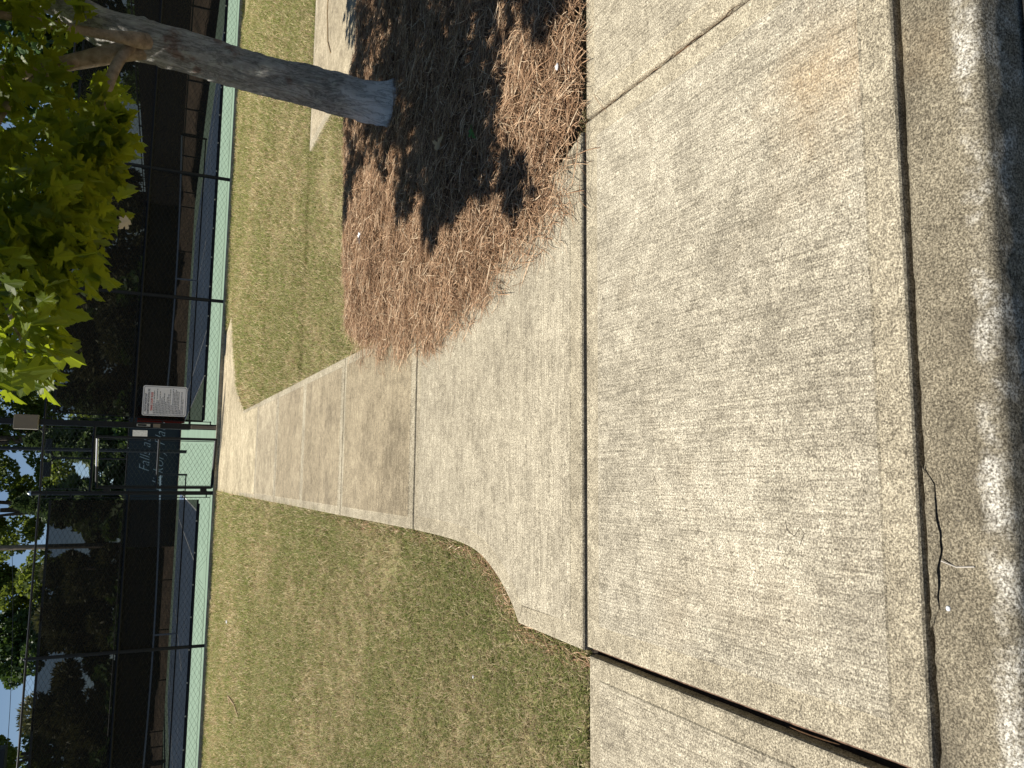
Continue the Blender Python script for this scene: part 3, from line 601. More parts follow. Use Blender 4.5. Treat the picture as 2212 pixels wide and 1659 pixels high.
# ------------------------------------------------------------------ background trees
def leaf_quads(P, N_dir, size, aspect, r):
    """one bent diamond per point: P centres, N_dir long-axis direction"""
    n = len(P); d = N_dir/np.linalg.norm(N_dir, axis=1, keepdims=True); q = r.normal(size=(n, 3)); s_ = np.cross(d, q); s_ /= np.linalg.norm(s_, axis=1, keepdims=True)+1e-9
    L_ = size[:, None]; W_ = (size*aspect)[:, None]; V = np.stack([P-d*L_*.5, P+s_*W_*.5, P+d*L_*.5, P-s_*W_*.5], 1).reshape(-1, 3); return V
def tree(kind, x, y, h, rad, mat, label, nl, size, zb=0., group='trees beyond the courts', trunkh=.35, gaps=.5, seed=0):
    r = np.random.default_rng(seed); t = empty({'broad': 'broadleaf_tree', 'cone': 'cypress_tree', 'pine': 'pine_tree', 'shrub': 'shrub'}[kind], (x, y, zb), label, 'tree' if kind != 'shrub' else 'shrub', group)
    if kind == 'cone':
        u = r.random(nl)**.7; z = zb+.15+(1-u)*0+h*(r.random(nl)**1.25); f = (1-(z-zb)/h)**.8; a = r.random(nl)*2*math.pi
        rr_ = rad*f*(.55+.5*r.random(nl)**.5)*(1+.25*np.sin(a*3+z*2.1)+.2*np.sin(z*5+a*2)); P = np.stack([x+rr_*np.cos(a), y+rr_*np.sin(a), z], -1)
        D = np.stack([np.cos(a), np.sin(a), -.25+.5*r.random(nl)], -1)+.5*r.normal(size=(nl, 3)); V = leaf_quads(P, D, size*(.6+.8*r.random(nl)), .34, r)
    else:
        nb = max(5, int(20*(rad/3)**.8)); C_ = []
        for k in range(nb):
            a = r.random()*2*math.pi; q = r.random()**.5; zz = r.random(); f = math.sin(math.pi*(.12+.83*zz))**.6
            C_.append((x+rad*.78*q*f*math.cos(a), y+rad*.78*q*f*math.sin(a), zb+h*(trunkh+(1-trunkh)*(.03+.90*zz)), rad*(.20+.2*r.random())))
        C_ = np.array(C_); k = r.integers(0, nb, nl); q = r.normal(size=(nl, 3)); q /= np.linalg.norm(q, axis=1, keepdims=True); rr_ = C_[k, 3]*(gaps+(1-gaps)*r.random(nl)**.4); P = C_[k, :3]+q*rr_[:, None]*np.array([1, 1, .75])
        if kind == 'pine': D = q+np.array([0, 0, .2])+.4*r.normal(size=(nl, 3)); asp = .32
        else: D = q*.6+np.array([0, 0, -.4])+.8*r.normal(size=(nl, 3)); asp = .75
        V = leaf_quads(P, D, size*(.6+.8*r.random(nl)), asp, r)
    V[:, 2] = np.maximum(V[:, 2], zb+.03)
    tag(link('crown', np_mesh('crown', V, np.arange(len(V)), np.full(len(V)//4, 4)), mat, t), kind='stuff' if kind == 'shrub' else None)
    tr_ = .04*h**.9 if kind != 'shrub' else .04
    tb = MB().tube([(x, y, zb-.1), (x+.1, y, zb+h*.3), (x-.05, y, zb+h*.7)], [tr_, tr_*.8, tr_*.35], 8)
    if kind in ('broad', 'pine'):
        for k in range(7):
            i = r.integers(0, len(C_)); tb.tube([(x, y, zb+h*(.2+.3*r.random())), ((x+C_[i, 0])/2, (y+C_[i, 1])/2, C_[i, 2]*.8), tuple(C_[i, :3])], [tr_*.45, tr_*.3, tr_*.1], 6)
    tb.build('trunk', M['far_bark'], t); return t
# evergreens close behind the far fence
for k, (x, y, h, rad, lab) in enumerate(((-2.1, 61, 9.2, 3.0, 'feathery cypress left of the lamp post seen through the gate'), (2.1, 62, 9.0, 2.9, 'feathery cypress right of the lamp post seen through the gate'), (5.6, 64, 8.0, 2.9, 'low feathery cypress behind the rules sign end of the screen'))):
    tree('cone', x, y, h, rad, M['cypress'], lab, 11000, .62, .6, 'cypresses behind the far fence', seed=20+k)
for k, (x, y, h, rad, lab) in enumerate(((-6.4, 60, 8.6, 3.0, 'brown green pine just right of the utility pole'), (-10.6, 61, 8.2, 3.2, 'brown green pine left of the utility pole behind the left court'), (-15.4, 60, 8.4, 3.4, 'brown green pine behind the middle of the left court'), (-20.6, 61, 6.6, 3.4, 'brown green pine behind the left end of the left court'), (-25.8, 62, 6.0, 3.2, 'low brown green pine at the far left edge of the view'),
        (9.4, 61, 9.0, 3.6, 'brown green pine behind the left part of the right court'), (14.4, 62, 9.5, 3.8, 'brown green pine at the back right corner of the courts'), (20.0, 60, 9.5, 4.2, 'tall brown green pine beyond the right back corner'))):
    tree('pine', x, y, min(h, 7.6), rad, M['pine'], lab, 16000, .42, .6, 'pines behind the far fence', .0, .25, 40+k)
for k, (x, y, h, rad, lab) in enumerate(((-13.0, 58.5, 3.6, 3.4, 'dark shrub at the foot of the pines, left court middle'), (-7.8, 58.5, 3.4, 2.8, 'dark shrub at the foot of the pines by the utility pole'), (-18.5, 58.5, 3.4, 3.2, 'dark shrub at the foot of the pines, left court end'), (-23.5, 60, 3.4, 3.4, 'dark shrub at the far left behind the courts'), (-3.6, 57.5, 3.8, 2.2, 'dark shrub between cypress and pine left of the gate view'), (3.9, 58, 3.8, 2.2, 'dark shrub between the two cypresses right of the gate view'), (8.0, 58.5, 3.6, 2.8, 'dark shrub behind the right court, left part'), (12.4, 58.5, 3.6, 3.0, 'dark shrub behind the right court, right part'))):
    tree('shrub', x, y, h, rad, M['broad_dark'], lab, 4200, .5, .4, 'shrubs behind the far fence', .0, .15, 140+k)
# tall broadleaf trees further back
B_ = [(-3.2, 78, 17, 4.6, 'tall broadleaf tree above the gate, left of the lamp post', 'broad'), (2.8, 76, 18, 5.0, 'tall broadleaf tree directly above the gate', 'broad'), (8.6, 80, 19, 5.4, 'tall broadleaf tree right of the taupe box', 'broad'),
      (-9.4, 82, 15.5, 4.2, 'broadleaf tree just left of the utility pole', 'broad'), (-14.6, 80, 14, 4.2, 'broadleaf tree left of the utility pole with rounded crown', 'broad_dark'), (-24.5, 82, 13.5, 4.6, 'broadleaf tree at the far left edge of the view', 'broad'),
      (15.5, 78, 17, 6.0, 'dark broadleaf tree behind the right court', 'broad_dark'), (24, 74, 17, 6.5, 'dark broadleaf tree right of the courts', 'broad_dark'), (30, 60, 15, 6.0, 'dark broadleaf tree on the bank right of the courts', 'broad_dark'), (33, 46, 14, 5.5, 'dark broadleaf tree above the right side fence', 'broad_dark'), (31, 33, 12, 5.0, 'nearest dark broadleaf tree on the right bank', 'broad_dark')]
for k, (x, y, h, rad, lab, mt) in enumerate(B_):
    tree('broad', x, y, h, rad, M[mt], lab, 15000 if x < 10 else 6000, .34 if x < 10 else .6, 1.4, 'broadleaf trees beyond the courts', .22, .35, 60+k)
for k, (x, y, h, rad, lab) in enumerate(((21.5, 24, 2.3, 1.5, 'nearest green shrub on the brown bank'), (22.2, 31, 2.6, 1.7, 'green shrub midway along the brown bank'), (22.5, 39, 2.6, 1.9, 'green shrub on the bank near the far corner'), (22, 47, 3.0, 2.0, 'green shrub at the far end of the brown bank'))):
    tree('shrub', x, y, h, rad, M['shrub'], lab, 2500, .22, 1.1, 'shrubs on the brown bank', .05, .4, 90+k)

# ------------------------------------------------------------------ mulch bed of pine straw
MULCH = [(6.5, 2.695), (3.0, 2.69), (1.5, 2.70), (1.34, 2.96), (1.16, 3.09), (1.10, 3.40), (1.06, 3.62), (.99, 3.82), (.91, 3.98), (.89, 4.4), (.91, 4.9), (.97, 5.35), (1.02, 5.93), (1.19, 6.42), (1.8, 6.56), (2.4, 6.66), (3.2, 6.72), (3.58, 6.55), (3.66, 6.40), (4.2, 6.36), (6.5, 6.36)]
def mound(x, y):
    d = np.where(in_poly(x, y, MULCH), dist_poly(x, y, MULCH), 0)
    return gz(y) + .012 + .085*(1-np.exp(-d/.22)) + .05*(vnoise(x*4+11, y*4+5, 31)-.5)*np.clip(d*5, 0, 1) + .03*(vnoise(x*13, y*13, 32)-.5)*np.clip(d*8, 0, 1)
xs = np.arange(.6, 6.6, .035); ys = np.arange(2.6, 6.85, .035); X, Y = np.meshgrid(xs, ys); Z = mound(X, Y)
jag = .05*(vnoise(X*9, Y*9, 33)-.5); ins = in_poly(X, Y, MULCH) & (dist_poly(X, Y, MULCH) > .03+jag); n = len(xs)
cell = ins[:-1, :-1] & ins[1:, :-1] & ins[:-1, 1:] & ins[1:, 1:]; jj, ii = np.nonzero(cell); a = jj*n+ii; L = np.stack([a, a+1, a+n+1, a+n], -1)
bed = link('mulch_bed', np_mesh('mulch_bed', np.stack([X, Y, Z], -1).reshape(-1, 3), L, np.full(len(L), 4)), M['mulch_base'], None, True); tag(bed, kind='structure')

def needles(P, yaw, pitch, length, width, tint, bend, r):
    n = len(P); d = np.stack([np.cos(yaw)*np.cos(pitch), np.sin(yaw)*np.cos(pitch), np.sin(pitch)], -1); s_ = np.stack([-np.sin(yaw), np.cos(yaw), np.zeros(n)], -1); segs = 4; rows = []
    for k in range(segs+1):
        t = k/segs-.5; c = P+d*(length*t)[:, None]+s_*(bend*(t*t*4-.5))[:, None]; c[:, 2] -= .3*length*(t*t)*np.abs(np.sin(yaw*7)); w_ = width*(1 if 0 < k < segs else .45)
        tw = np.stack([np.zeros(n), np.zeros(n), np.sin(yaw*13)*.8], -1); rows.append(c+(s_+tw)*(w_*.5)[:, None]); rows.append(c-(s_+tw)*(w_*.5)[:, None])
    V = np.stack(rows, 1); m_ = 2*(segs+1); base = np.arange(n)*m_; L = np.concatenate([np.stack([base+2*k, base+2*k+1, base+2*k+3, base+2*k+2], -1) for k in range(segs)])
    return V.reshape(-1, 3), L, np.repeat(tint, m_, 0)
def needle_tint(n, r):
    pal = np.array([(.40, .25, .15), (.55, .385, .245), (.29, .175, .10), (.70, .55, .38), (.18, .105, .06), (.47, .305, .185)]); k = r.choice(6, n, p=[.26, .22, .2, .1, .12, .1]); return pal[k]*(.75+.5*r.random((n, 1)))
N = 90000; x = .55+rng.random(N*2)*5.2; y = 2.6+rng.random(N*2)*4.3; keep = in_poly(x, y, MULCH) & (rng.random(N*2) < np.where(x > 4.4, .35, 1)); x = x[keep][:N]; y = y[keep][:N]; n1 = len(x)
# ragged fringe on the slab and grass edges
edge = [(.89, 4.6), (.88, 4.2), (.92, 3.98), (1.0, 3.80), (1.06, 3.6), (1.1, 3.3), (1.17, 3.08), (1.34, 2.95), (.91, 4.9), (.97, 5.4), (1.0, 5.9)]
ex = []
for k in range(1500):
    p = edge[rng.integers(len(edge))]; ex.append((p[0]+rng.normal()*.07, p[1]+rng.normal()*.16))
for cx, cy, k in ((.86, 5.0, 200), (.83, 4.45, 260), (.92, 5.45, 160), (.98, 3.75, 150), (1.2, 3.0, 120)):
    for _ in range(k): ex.append((cx+rng.normal()*.05, cy+rng.normal()*.10))
ex = np.array(ex); x = np.concatenate([x, ex[:, 0]]); y = np.concatenate([y, ex[:, 1]]); n = len(x)
base_z = mound(x, y)+.004+.022*rng.random(n)**2*np.where(np.arange(n) < n1, 1, .4)
clump = vnoise(x*6+3, y*6+8, 44)*2*math.pi*1.6; yaw = clump+rng.normal(size=n)*1.3
V, L, T = needles(np.stack([x, y, base_z], -1), yaw, rng.normal(size=n)*.16*np.where(np.arange(n) < n1, 1, .25), .09+.13*rng.random(n), .0016+.0018*rng.random(n), needle_tint(n, rng), rng.normal(size=n)*.018, rng)
tag(link('pine_straw', np_mesh('pine_straw', V, L, np.full(len(L), 4), T), M['needle']), 'brown pine straw strewn over the bed under the maple', 'pine straw', kind='stuff')
# straw caught along the left edge of the path and in the slanting joints
sx = []; 
for k in range(900):
    t = rng.random()
    if t < .55: q = left_flare[rng.integers(len(left_flare))]; sx.append((q[0]-.035-abs(rng.normal())*.03, q[1]+rng.normal()*.12, gzf(q[1])-.02, 1.4+rng.normal()*.4))
    elif t < .8: yy = 4.7+rng.random()*2.6; sx.append((-.365-abs(rng.normal())*.03, yy, gzf(yy)-.02, 1.55+rng.normal()*.35))
    elif t < .88: yy = 2.7+rng.random()*.6; sx.append((-.70-abs(rng.normal())*.03, yy, gzf(yy)-.02, 1.57+rng.normal()*.3))
    elif t < .93: yy = 1.25+rng.random()*1.4; sx.append((1.489+rng.normal()*.0025, yy, gzf(yy)-.010+.006*rng.random(), 1.57+rng.normal()*.04))
    elif t > .995: yy = 1.3+rng.random()*1.2; sx.append((-.672+rng.normal()*.003, yy, gzf(yy)-.012, 1.57+rng.normal()*.06))
sx = np.array(sx); n = len(sx)
V, L, T = needles(sx[:, :3], sx[:, 3], rng.normal(size=n)*.06, .07+.10*rng.random(n), .002+.002*rng.random(n), needle_tint(n, rng), rng.normal(size=n)*.006, rng)
tag(link('stray_needles', np_mesh('stray_needles', V, L, np.full(len(L), 4), T), M['needle']), 'stray pine needles caught along the path edge and in the joints', 'pine straw', kind='stuff')

# ------------------------------------------------------------------ grass
SLABS = [[(-4.3, 1.2), (5.3, 1.2), (5.3, 2.70), (-4.3, 2.70)], [(-.68, 2.6)]+left_flare+[(-.338, 16.6), (2.8, 16.5), (3.06, 15.56), (2.82, 15.3), (2.33, 14.93), (1.98, 14.52), (1.44, 13.86), (1.15, 13.2), (1.0, 12.8), (1.0, 4.8)]+right_flare+[(1.49, 2.6)], [(3.6, 8.48), (3.63, 6.40), (7.7, 6.40), (7.7, 8.48)], MULCH]
def grass(regions, seed):
    r = np.random.default_rng(seed); X = []; Y = []; S_ = []
    for x0, x1, y0, y1, dens, sz in regions:
        n = int((x1-x0)*(y1-y0)*dens); X.append(x0+r.random(n)*(x1-x0)); Y.append(y0+r.random(n)*(y1-y0)); S_.append(np.full(n, sz))
    x = np.concatenate(X); y = np.concatenate(Y); sz = np.concatenate(S_); ok = np.ones(len(x), bool)
    for P in SLABS: ok &= ~(in_poly(x, y, P) | (dist_poly(x, y, P) < .022*r.random(len(x))))
    patch = vnoise(x*1.6+20, y*1.3+20, 51)*.42+vnoise(x*6+20, y*5+20, 52)*.33+vnoise(x*17+20, y*14+20, 53)*.25; ok &= r.random(len(x)) < np.clip(1.5-1.6*np.clip((patch-.48)*2.6, 0, 1), .35, 1)
    x, y, sz, patch = x[ok], y[ok], sz[ok], patch[ok]; n = len(x); z = lawn_z(x, y)-.003
    h = sz*(.018+.028*r.random(n)); w_ = sz*(.0022+.0018*r.random(n)); yaw = r.random(n)*2*math.pi; lean = .5+1.6*r.random(n); d = np.stack([np.cos(yaw), np.sin(yaw)], -1); s_ = np.stack([-np.sin(yaw), np.cos(yaw)], -1)
    b0 = np.stack([x, y, z], -1); sv = np.concatenate([s_*w_[:, None]*.5, np.zeros((n, 1))], 1)
    mid = b0+np.concatenate([d*(h*lean*.35)[:, None], (h*.62)[:, None]], 1); tip = b0+np.concatenate([d*(h*lean)[:, None], (h*(.9-.25*r.random(n)))[:, None]], 1)
    V = np.stack([b0-sv, b0+sv, mid+sv*.8, mid-sv*.8, tip], 1).reshape(-1, 3); a = np.arange(n)*5
    L = np.concatenate([np.stack([a, a+1, a+2, a+3], -1).ravel(), np.stack([a+3, a+2, a+4], -1).ravel()]); sizes = np.concatenate([np.full(n, 4), np.full(n, 3)])
    g = np.array([(.110, .135, .034), (.155, .175, .052), (.20, .215, .072)]); dry = np.array([(.42, .34, .19), (.54, .46, .29), (.31, .225, .14)])
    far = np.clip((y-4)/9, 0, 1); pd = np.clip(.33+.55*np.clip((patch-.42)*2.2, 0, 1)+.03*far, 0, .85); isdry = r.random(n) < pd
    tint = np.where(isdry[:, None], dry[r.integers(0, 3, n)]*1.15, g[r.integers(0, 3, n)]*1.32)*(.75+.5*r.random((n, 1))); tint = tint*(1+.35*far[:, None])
    return np_mesh('grass', V, L, sizes, np.repeat(tint, 5, 0)), n
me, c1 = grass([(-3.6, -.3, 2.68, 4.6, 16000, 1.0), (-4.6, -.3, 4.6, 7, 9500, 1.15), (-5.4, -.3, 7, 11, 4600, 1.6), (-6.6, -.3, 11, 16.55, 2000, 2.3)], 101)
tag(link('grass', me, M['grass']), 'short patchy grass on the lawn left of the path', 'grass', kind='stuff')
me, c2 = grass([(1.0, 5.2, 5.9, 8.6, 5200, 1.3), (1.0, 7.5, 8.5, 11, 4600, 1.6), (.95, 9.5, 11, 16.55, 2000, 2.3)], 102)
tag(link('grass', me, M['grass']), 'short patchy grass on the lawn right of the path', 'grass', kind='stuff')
# taller unmown blades along the court edge
n = 5200; r = np.random.default_rng(77); x = np.where(r.random(n) < .5, -6.6+6.15*r.random(n), 2.9+7.5*r.random(n)); y = 16.50-.10*r.random(n)
z = lawn_z(x, y); h = .04+.06*r.random(n); yaw = r.random(n)*6.28; s_ = np.stack([np.cos(yaw), np.sin(yaw), 0*yaw], -1)*.0045; b0 = np.stack([x, y, z], -1); tip = b0+np.stack([.03*r.normal(size=n), .02*r.normal(size=n), h], -1)
g = np.array([(.10, .13, .03), (.3, .27, .12), (.16, .19, .05)])[r.integers(0, 3, n)]
tag(link('tall_grass', np_mesh('tall_grass', np.stack([b0-s_, b0+s_, tip], 1).reshape(-1, 3), np.arange(n*3), np.full(n, 3), np.repeat(g, 3, 0)), M['grass']), 'unmown grass blades along the foot of the fence', 'grass', kind='stuff')

# ------------------------------------------------------------------ maple tree
TB = Vector((2.64, 5.18, gzf(5.18)+.04))
mt = empty('maple_tree', TB, 'grey barked maple leaning over the pine straw bed', 'tree')
def limb(name, pts, radii, seg, mat, amp=.0, n=8, parent=mt, seed=1, flare=False):
    P = catmull(pts, n); t = np.linspace(0, len(pts)-1, len(P)); R_ = np.interp(t, np.arange(len(pts)), radii); V = []; ref = None
    for i, p in enumerate(P):
        tg = P[min(i+1, len(P)-1)]-P[max(i-1, 0)]; tg = tg/np.linalg.norm(tg)
        if ref is None: ref = np.cross(tg, [0, 1, .1]); ref /= np.linalg.norm(ref)
        a = ref-tg*(ref@tg); a /= np.linalg.norm(a); b = np.cross(tg, a); ref = a; an = np.linspace(0, 2*math.pi, seg, endpoint=False)
        rr_ = np.full(seg, R_[i])
        if amp:
            u = an/(2*math.pi)*8; rr_ = rr_*(1+amp*(vnoise(u*2+100, np.full(seg, p[2]*5+50), seed)-.5)*.9+amp*.55*(vnoise((u*5) % 40+100, np.full(seg, p[2]*13+50), seed+1)-.5)+amp*.35*(vnoise((u*11)+100, np.full(seg, p[2]*30+50), seed+2)-.5))
            if flare: rr_ = rr_*(1+.17*np.exp(-max(0, p[2]-TB.z-.05)/.075)*(1+.9*np.sin(an*5+.7)))
        V.append(p+np.outer(np.cos(an)*rr_, a)+np.outer(np.sin(an)*rr_, b))
    V = np.concatenate(V); i, j = np.meshgrid(np.arange(seg), np.arange(len(P)-1)); a0 = (j*seg+i).ravel(); a1 = (j*seg+(i+1) % seg).ravel(); L = np.stack([a0, a1, a1+seg, a0+seg], -1)
    return link(name, np_mesh(name, V, L, np.full(len(L), 4)), mat, parent, True)
limb('trunk', [(2.635, 5.18, TB.z-.12), (2.64, 5.18, TB.z), (2.65, 5.18, -.15), (2.67, 5.18, .17), (2.69, 5.18, .54), (2.71, 5.18, .85), (2.725, 5.18, 1.08), (2.74, 5.18, 1.26), (2.78, 5.19, 1.45), (2.90, 5.22, 1.72), (3.0, 5.25, 2.2), (3.02, 5.3, 3.0), (3.0, 5.3, 4.0)],
     [.162, .148, .133, .127, .125, .126, .128, .130, .112, .094, .075, .05, .02], 40, M['bark'], .22, 14, seed=61, flare=True)
limbs = [('branch', [(2.66, 5.15, 1.22), (2.59, 5.12, 1.36), (2.48, 5.12, 1.58), (2.36, 5.13, 1.84), (2.2, 5.0, 2.3), (2.0, 4.8, 2.9)], [.062, .060, .050, .043, .03, .015]),
         ('branch', [(2.62, 5.06, 1.28), (2.46, 4.98, 1.335), (2.30, 4.94, 1.37), (2.15, 4.9, 1.385), (1.98, 4.8, 1.37), (1.79, 4.7, 1.41), (1.5, 4.45, 1.52), (1.1, 4.1, 1.55)], [.034, .032, .030, .028, .021, .017, .012, .006]),
         ('branch', [(2.69, 5.09, 1.20), (2.63, 4.98, 1.28), (2.60, 4.94, 1.40), (2.56, 4.88, 1.62), (2.4, 4.6, 2.2), (2.2, 4.2, 2.7)], [.052, .045, .030, .026, .02, .01]),
         ('branch', [(2.5, 5.12, 1.55), (2.2, 4.9, 1.75), (1.8, 4.6, 1.85), (1.3, 4.2, 1.8), (.75, 3.7, 1.6), (.45, 3.4, 1.45)], [.032, .027, .021, .016, .010, .004]),
         ('branch', [(2.36, 5.1, 1.84), (1.9, 4.7, 2.15), (1.3, 4.2, 2.4), (.7, 3.8, 2.4)], [.034, .024, .016, .006]),
         ('branch', [(2.95, 5.22, 1.8), (3.4, 5.0, 2.3), (3.9, 4.8, 2.7), (4.3, 4.6, 2.9)], [.05, .035, .02, .008]),
         ('branch', [(3.0, 5.25, 2.3), (2.9, 5.8, 2.9), (2.8, 6.3, 3.2)], [.04, .025, .01]),
         ('branch', [(2.6, 4.95, 1.75), (2.8, 4.4, 2.2), (2.9, 3.8, 2.5)], [.03, .02, .008])]
for k, (nm, p, r_) in enumerate(limbs): limb(nm, p, r_, 14, M['branch'], .10, 8, seed=70+k)

# leaf shape: five toothed lobes, folded along the midrib, drooping tip, thin stalk
HALF = [(.0, .0), (.14, -.06), (.24, -.03), (.42, -.03), (.355, .07), (.385, .14), (.27, .21), (.40, .265), (.47, .25), (.62, .41), (.485, .45), (.475, .54), (.31, .495), (.19, .47), (.225, .62), (.30, .655), (.185, .76), (.15, .87), (.06, .89), (.0, 1.02)]
def leaf_mesh(k):
    r = random.Random(k); V = []; F = []; fold = r.uniform(.10, .38); droop = r.uniform(.10, .38); sx = r.uniform(.88, 1.1)
    def P(x, y): return (x*sx, y, abs(x)*fold - droop*y*y + .05*math.sin(y*5+k)*x*2)
    for sgn in (1, -1):
        pts = [(sgn*(x+ (r.uniform(-.02, .02) if x else 0)), y+(r.uniform(-.02, .02) if x else 0)) for x, y in HALF]
        tri = tessellate_polygon([[Vector((x, y, 0)) for x, y in pts]]); n0 = len(V); V += [P(x, y) for x, y in pts]; F += [tuple(n0+i for i in (t if sgn > 0 else reversed(t))) for t in tri]
    n0 = len(V); V += [(-.012, 0, 0), (.012, 0, 0), (.02, -.35, .06), (.0, -.36, .06)]; F.append((n0, n0+1, n0+2, n0+3))
    me = bpy.data.meshes.new('leaf'); me.from_pydata(V, [], F); me.update()
    bm = bmesh.new(); bm.from_mesh(me); bmesh.ops.remove_doubles(bm, verts=bm.verts, dist=1e-4); bmesh.ops.triangulate(bm, faces=bm.faces[:]); bmesh.ops.recalc_face_normals(bm, faces=bm.faces[:]); bm.to_mesh(me); bm.free(); me.materials.append(M['maple']); return me
LEAVES = [leaf_mesh(k) for k in range(8)]
LOBES = [((.36, 3.32, 1.50), .13, 16), ((.47, 3.4, 1.46), .17, 28), ((.62, 3.6, 1.50), .22, 36), ((.78, 3.8, 1.62), .34, 90), ((.95, 3.9, 1.38), .19, 44), ((1.02, 3.95, 1.55), .28, 70), ((1.13, 4.0, 1.50), .30, 90), ((1.33, 4.2, 1.36), .20, 50), ((1.28, 4.2, 1.66), .42, 150), ((1.60, 4.4, 1.38), .20, 50), ((1.80, 4.4, 1.30), .13, 24), ((1.60, 4.35, 1.38), .16, 30),
         ((1.72, 4.6, 1.60), .34, 110), ((2.08, 4.9, 1.50), .22, 50), ((2.2, 4.8, 1.85), .42, 130), ((2.60, 4.7, 1.92), .34, 90), ((2.33, 5.3, 1.42), .18, 34), ((2.66, 4.85, 1.56), .10, 12), ((2.05, 5.3, 1.42), .2, 34), ((1.85, 5.2, 1.5), .28, 60), ((1.1, 4.5, 1.75), .3, 80), ((.7, 3.9, 1.95), .35, 110), ((3.0, 5.0, 1.95), .3, 60),
         ((1.4, 4.4, 2.3), .62, 320), ((2.1, 4.3, 2.5), .7, 380), ((2.5, 5.2, 2.7), .75, 420), ((3.1, 4.8, 2.5), .7, 360), ((2.8, 4.0, 2.6), .65, 320), ((3.7, 4.9, 2.8), .7, 340), ((3.0, 5.9, 3.0), .65, 300), ((2.3, 5.8, 2.8), .55, 240), ((2.5, 4.8, 3.5), .8, 380), ((3.4, 5.4, 3.4), .7, 300), ((1.9, 3.9, 2.2), .5, 200), ((3.4, 4.0, 2.3), .6, 260), ((4.2, 4.5, 2.6), .6, 220), ((4.1, 5.4, 2.6), .6, 220), ((1.15, 3.75, 2.35), .5, 240), ((.75, 4.15, 2.5), .5, 220), ((1.3, 3.45, 2.6), .5, 220), ((1.9, 3.45, 2.5), .55, 260), ((2.6, 3.5, 2.6), .55, 260), ((3.2, 3.45, 2.7), .5, 240), ((1.3, 5.0, 2.6), .6, 260), ((1.5, 5.7, 2.4), .5, 200), ((1.2, 6.55, 2.3), .30, 90), ((1.9, 6.5, 2.5), .5, 220), ((2.7, 6.6, 2.7), .5, 220), ((3.4, 6.3, 2.9), .6, 240), ((3.8, 3.9, 2.7), .55, 240), ((.30, 4.3, 2.75), .36, 200), ((.35, 3.85, 2.75), .35, 180), ((.62, 3.15, 2.75), .28, 130), ((.9, 2.95, 3.0), .25, 110), ((1.5, 2.9, 3.0), .35, 160), ((.0, 4.45, 2.8), .25, 110), ((.12, 4.12, 2.8), .3, 160), ((1.3, 3.05, 2.85), .4, 200), ((2.0, 3.0, 2.85), .45, 220), ((2.7, 3.05, 2.85), .45, 200), ((.45, 4.9, 2.8), .36, 190), ((.6, 4.4, 2.75), .4, 200), ((.85, 6.75, 2.65), .22, 70), ((1.0, 6.35, 2.7), .25, 80), ((1.05, 5.4, 2.7), .4, 160), ((1.82, 4.5, 1.27), .13, 26), ((2.2, 6.2, 2.5), .5, 200), ((3.0, 6.9, 2.7), .4, 150)]  # upper lobes sit out of view, added to shape the shade on the straw
LP = []; 
for (c, rad, cnt) in LOBES:
    c = np.array(c); q = rng.normal(size=(cnt, 3)); q /= np.linalg.norm(q, axis=1, keepdims=True); p = c+q*(rad*rng.random((cnt, 1))**.45)*np.array([1, 1, .8])
    for k in range(cnt): LP.append((p[k], q[k], rad))
ctr = np.array([2.5, 5.0, 2.2]); mats_ = []
for p, q, rad in LP:
    out = p-ctr; out[2] = 0; out = out/(np.linalg.norm(out)+1e-6)+.7*np.array([q[0], q[1], 0])+.45*np.array([*rng.normal(size=2), 0]); out /= np.linalg.norm(out)+1e-6
    droop = math.radians(np.clip(rng.normal(38, 20), -10, 85)); yax = Vector((out[0]*math.cos(droop), out[1]*math.cos(droop), -math.sin(droop)))
    nz = Vector((rng.normal()*.35, rng.normal()*.35, 1)); zax = (nz-yax*nz.dot(yax)).normalized(); xax = yax.cross(zax)
    s = float(np.clip(rng.normal(.095, .022), .05, .14)); m4 = Matrix(((xax.x*s, yax.x*s, zax.x*s, p[0]), (xax.y*s, yax.y*s, zax.y*s, p[1]), (xax.z*s, yax.z*s, zax.z*s, p[2]), (0, 0, 0, 1))); mats_.append(m4)
# the leaves that show largest are parts of their own, the rest one joined mass
order = sorted(range(len(mats_)), key=lambda i: (mats_[i].translation-CAMLOC).length + (100 if mats_[i].translation.z > 1.95 else 0) - 6*mats_[i].col[1].length)
single = set(order[:300]); LV = []; 
for me in LEAVES:
    a = np.zeros(len(me.vertices)*3); me.vertices.foreach_get('co', a); b = np.zeros(len(me.polygons)*3, int); me.polygons.foreach_get('vertices', b); LV.append((a.reshape(-1, 3), b))
VV = []; LL = []; off = 0; inv = Matrix.Translation(-TB)
for i, m4 in enumerate(mats_):
    k = i % 8
    if i in single:
        o = bpy.data.objects.new('leaf', LEAVES[k]); COL.objects.link(o); o.parent = mt; o.matrix_parent_inverse = inv; o.matrix_basis = m4
    else:
        A = np.array(m4); v, l = LV[k]; VV.append(v@A[:3, :3].T+A[:3, 3]); LL.append(l+off); off += len(v)
LL = np.concatenate(LL); tag(link('foliage', np_mesh('foliage', np.concatenate(VV), LL, np.full(len(LL)//3, 3)), M['maple'], mt), kind='stuff')

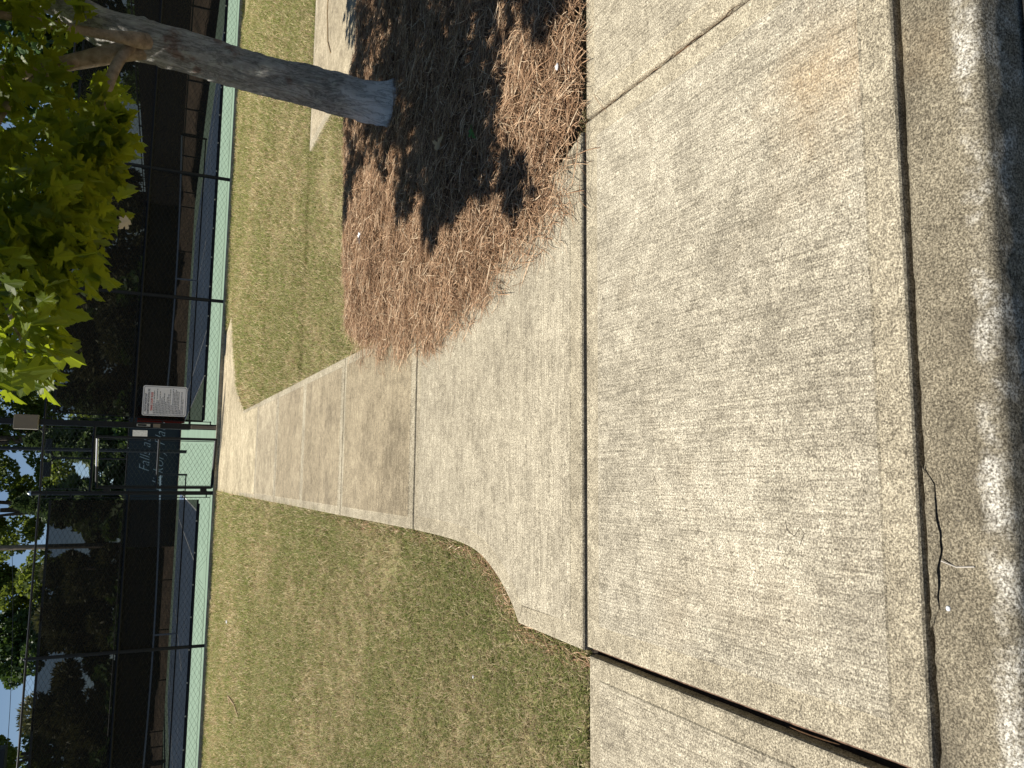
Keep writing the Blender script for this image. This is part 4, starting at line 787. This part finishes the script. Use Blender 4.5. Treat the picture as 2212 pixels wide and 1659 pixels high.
# ------------------------------------------------------------------ small things lying about
def flat_bit(name, x, y, s, mat, label, cat, rot=0, z=None, shape=LEAVES[2]):
    me = shape.copy(); me.materials.clear(); me.materials.append(mat); o = bpy.data.objects.new(name, me); COL.objects.link(o); o.location = (x, y, (float(mound(np.array(x), np.array(y)))+.035) if z is None else z); o.scale = (s, s, s); o.rotation_euler = (.2, .15, rot); return tag(o, label, cat)
flat_bit('fallen_leaf', 1.81, 3.59, .075, M['greenleaf'], 'green fallen leaf on the shaded pine straw', 'leaf', 2.0)
flat_bit('fallen_leaf', 1.82, 5.66, .085, M['paper'], 'pale fallen leaf on the sunlit pine straw', 'leaf', .9)
flat_bit('fallen_leaf', 1.84, 4.0, .09, M['drywood'], 'brown dead leaf on the shaded pine straw', 'leaf', 3.9)
def scrap(name, x, y, s, label, z=None, mat=None):
    r = random.Random(int(x*100)); bm = bmesh.new(); bmesh.ops.create_icosphere(bm, subdivisions=2, radius=s)
    for v in bm.verts: v.co = Vector((v.co.x*r.uniform(.8, 1.2), v.co.y*r.uniform(.5, .8), v.co.z*r.uniform(.25, .5)))
    me = bpy.data.meshes.new(name); bm.to_mesh(me); bm.free(); o = link(name, me, mat or M['paper']); o.location = (x, y, (float(mound(np.array(x), np.array(y)))+.02) if z is None else z); return tag(o, label, 'litter')
scrap('paper_scrap', 1.77, 2.80, .017, 'white paper scrap on the straw at the pavement edge')
scrap('paper_scrap', -.47, 12.3, .03, 'white scrap on the lawn near the gate', gzf(12.3)) if False else scrap('paper_scrap', -2.35, 13.4, .03, 'white scrap on the left lawn near the fence', gzf(13.4)+.02)
scrap('paper_scrap', -1.0, 3.72, .008, 'tiny white scrap on the near left lawn', gzf(3.72)+.02)
st = MB().tube([(-3.42, 12.62, gzf(12.6)+.02), (-3.27, 12.5, gzf(12.5)+.05), (-3.26, 12.0, gzf(12)+.03), (-3.33, 11.6, gzf(11.6)+.02)], [.010, .014, .013, .008], 6).build('stick', M['drywood']); tag(st, 'pale bent stick lying on the left lawn', 'stick')
tw = MB().tube([(4.30, 7.55, gzf(7.5)+.012), (4.5, 7.7, gzf(7.7)+.012), (4.9, 7.78, gzf(7.8)+.012), (5.25, 7.74, gzf(7.7)+.012)], .006, 5).build('twig', M['drywood']); tag(tw, 'thin tan twig on the side path behind the maple', 'twig')
cw = MB(); P_ = [(-.145, 1.60), (-.115, 1.585), (-.10, 1.60), (-.125, 1.62), (-.11, 1.645), (-.085, 1.65)]
cw.tube([(x-.03, y, gzf(y)+.0075) for x, y in P_], .0014, 5); tag(cw.build('seed_curl', M['dark_fill']), 'small dark curled stem on the near pavement slab', 'stem')
wl = MB().box(-.288, -.277, 1.190, 1.200, gzf(1.2)-.003, gzf(1.2)+.003).build('white_chip', M['paper'], bevel=.004); tag(wl, 'white chip beside the kerb crack', 'chip')
dl = bpy.data.objects.new('dead_leaf', LEAVES[4].copy()); dl.data.materials.clear(); dl.data.materials.append(M['paleleaf']); COL.objects.link(dl); dl.parent = mt; dl.matrix_parent_inverse = inv; dl.location = (1.23, 4.1, 1.17); dl.scale = (.07,)*3; dl.rotation_euler = (.9, .5, 2.2); dl['label'] = 'pale dead leaf hanging below the crown'
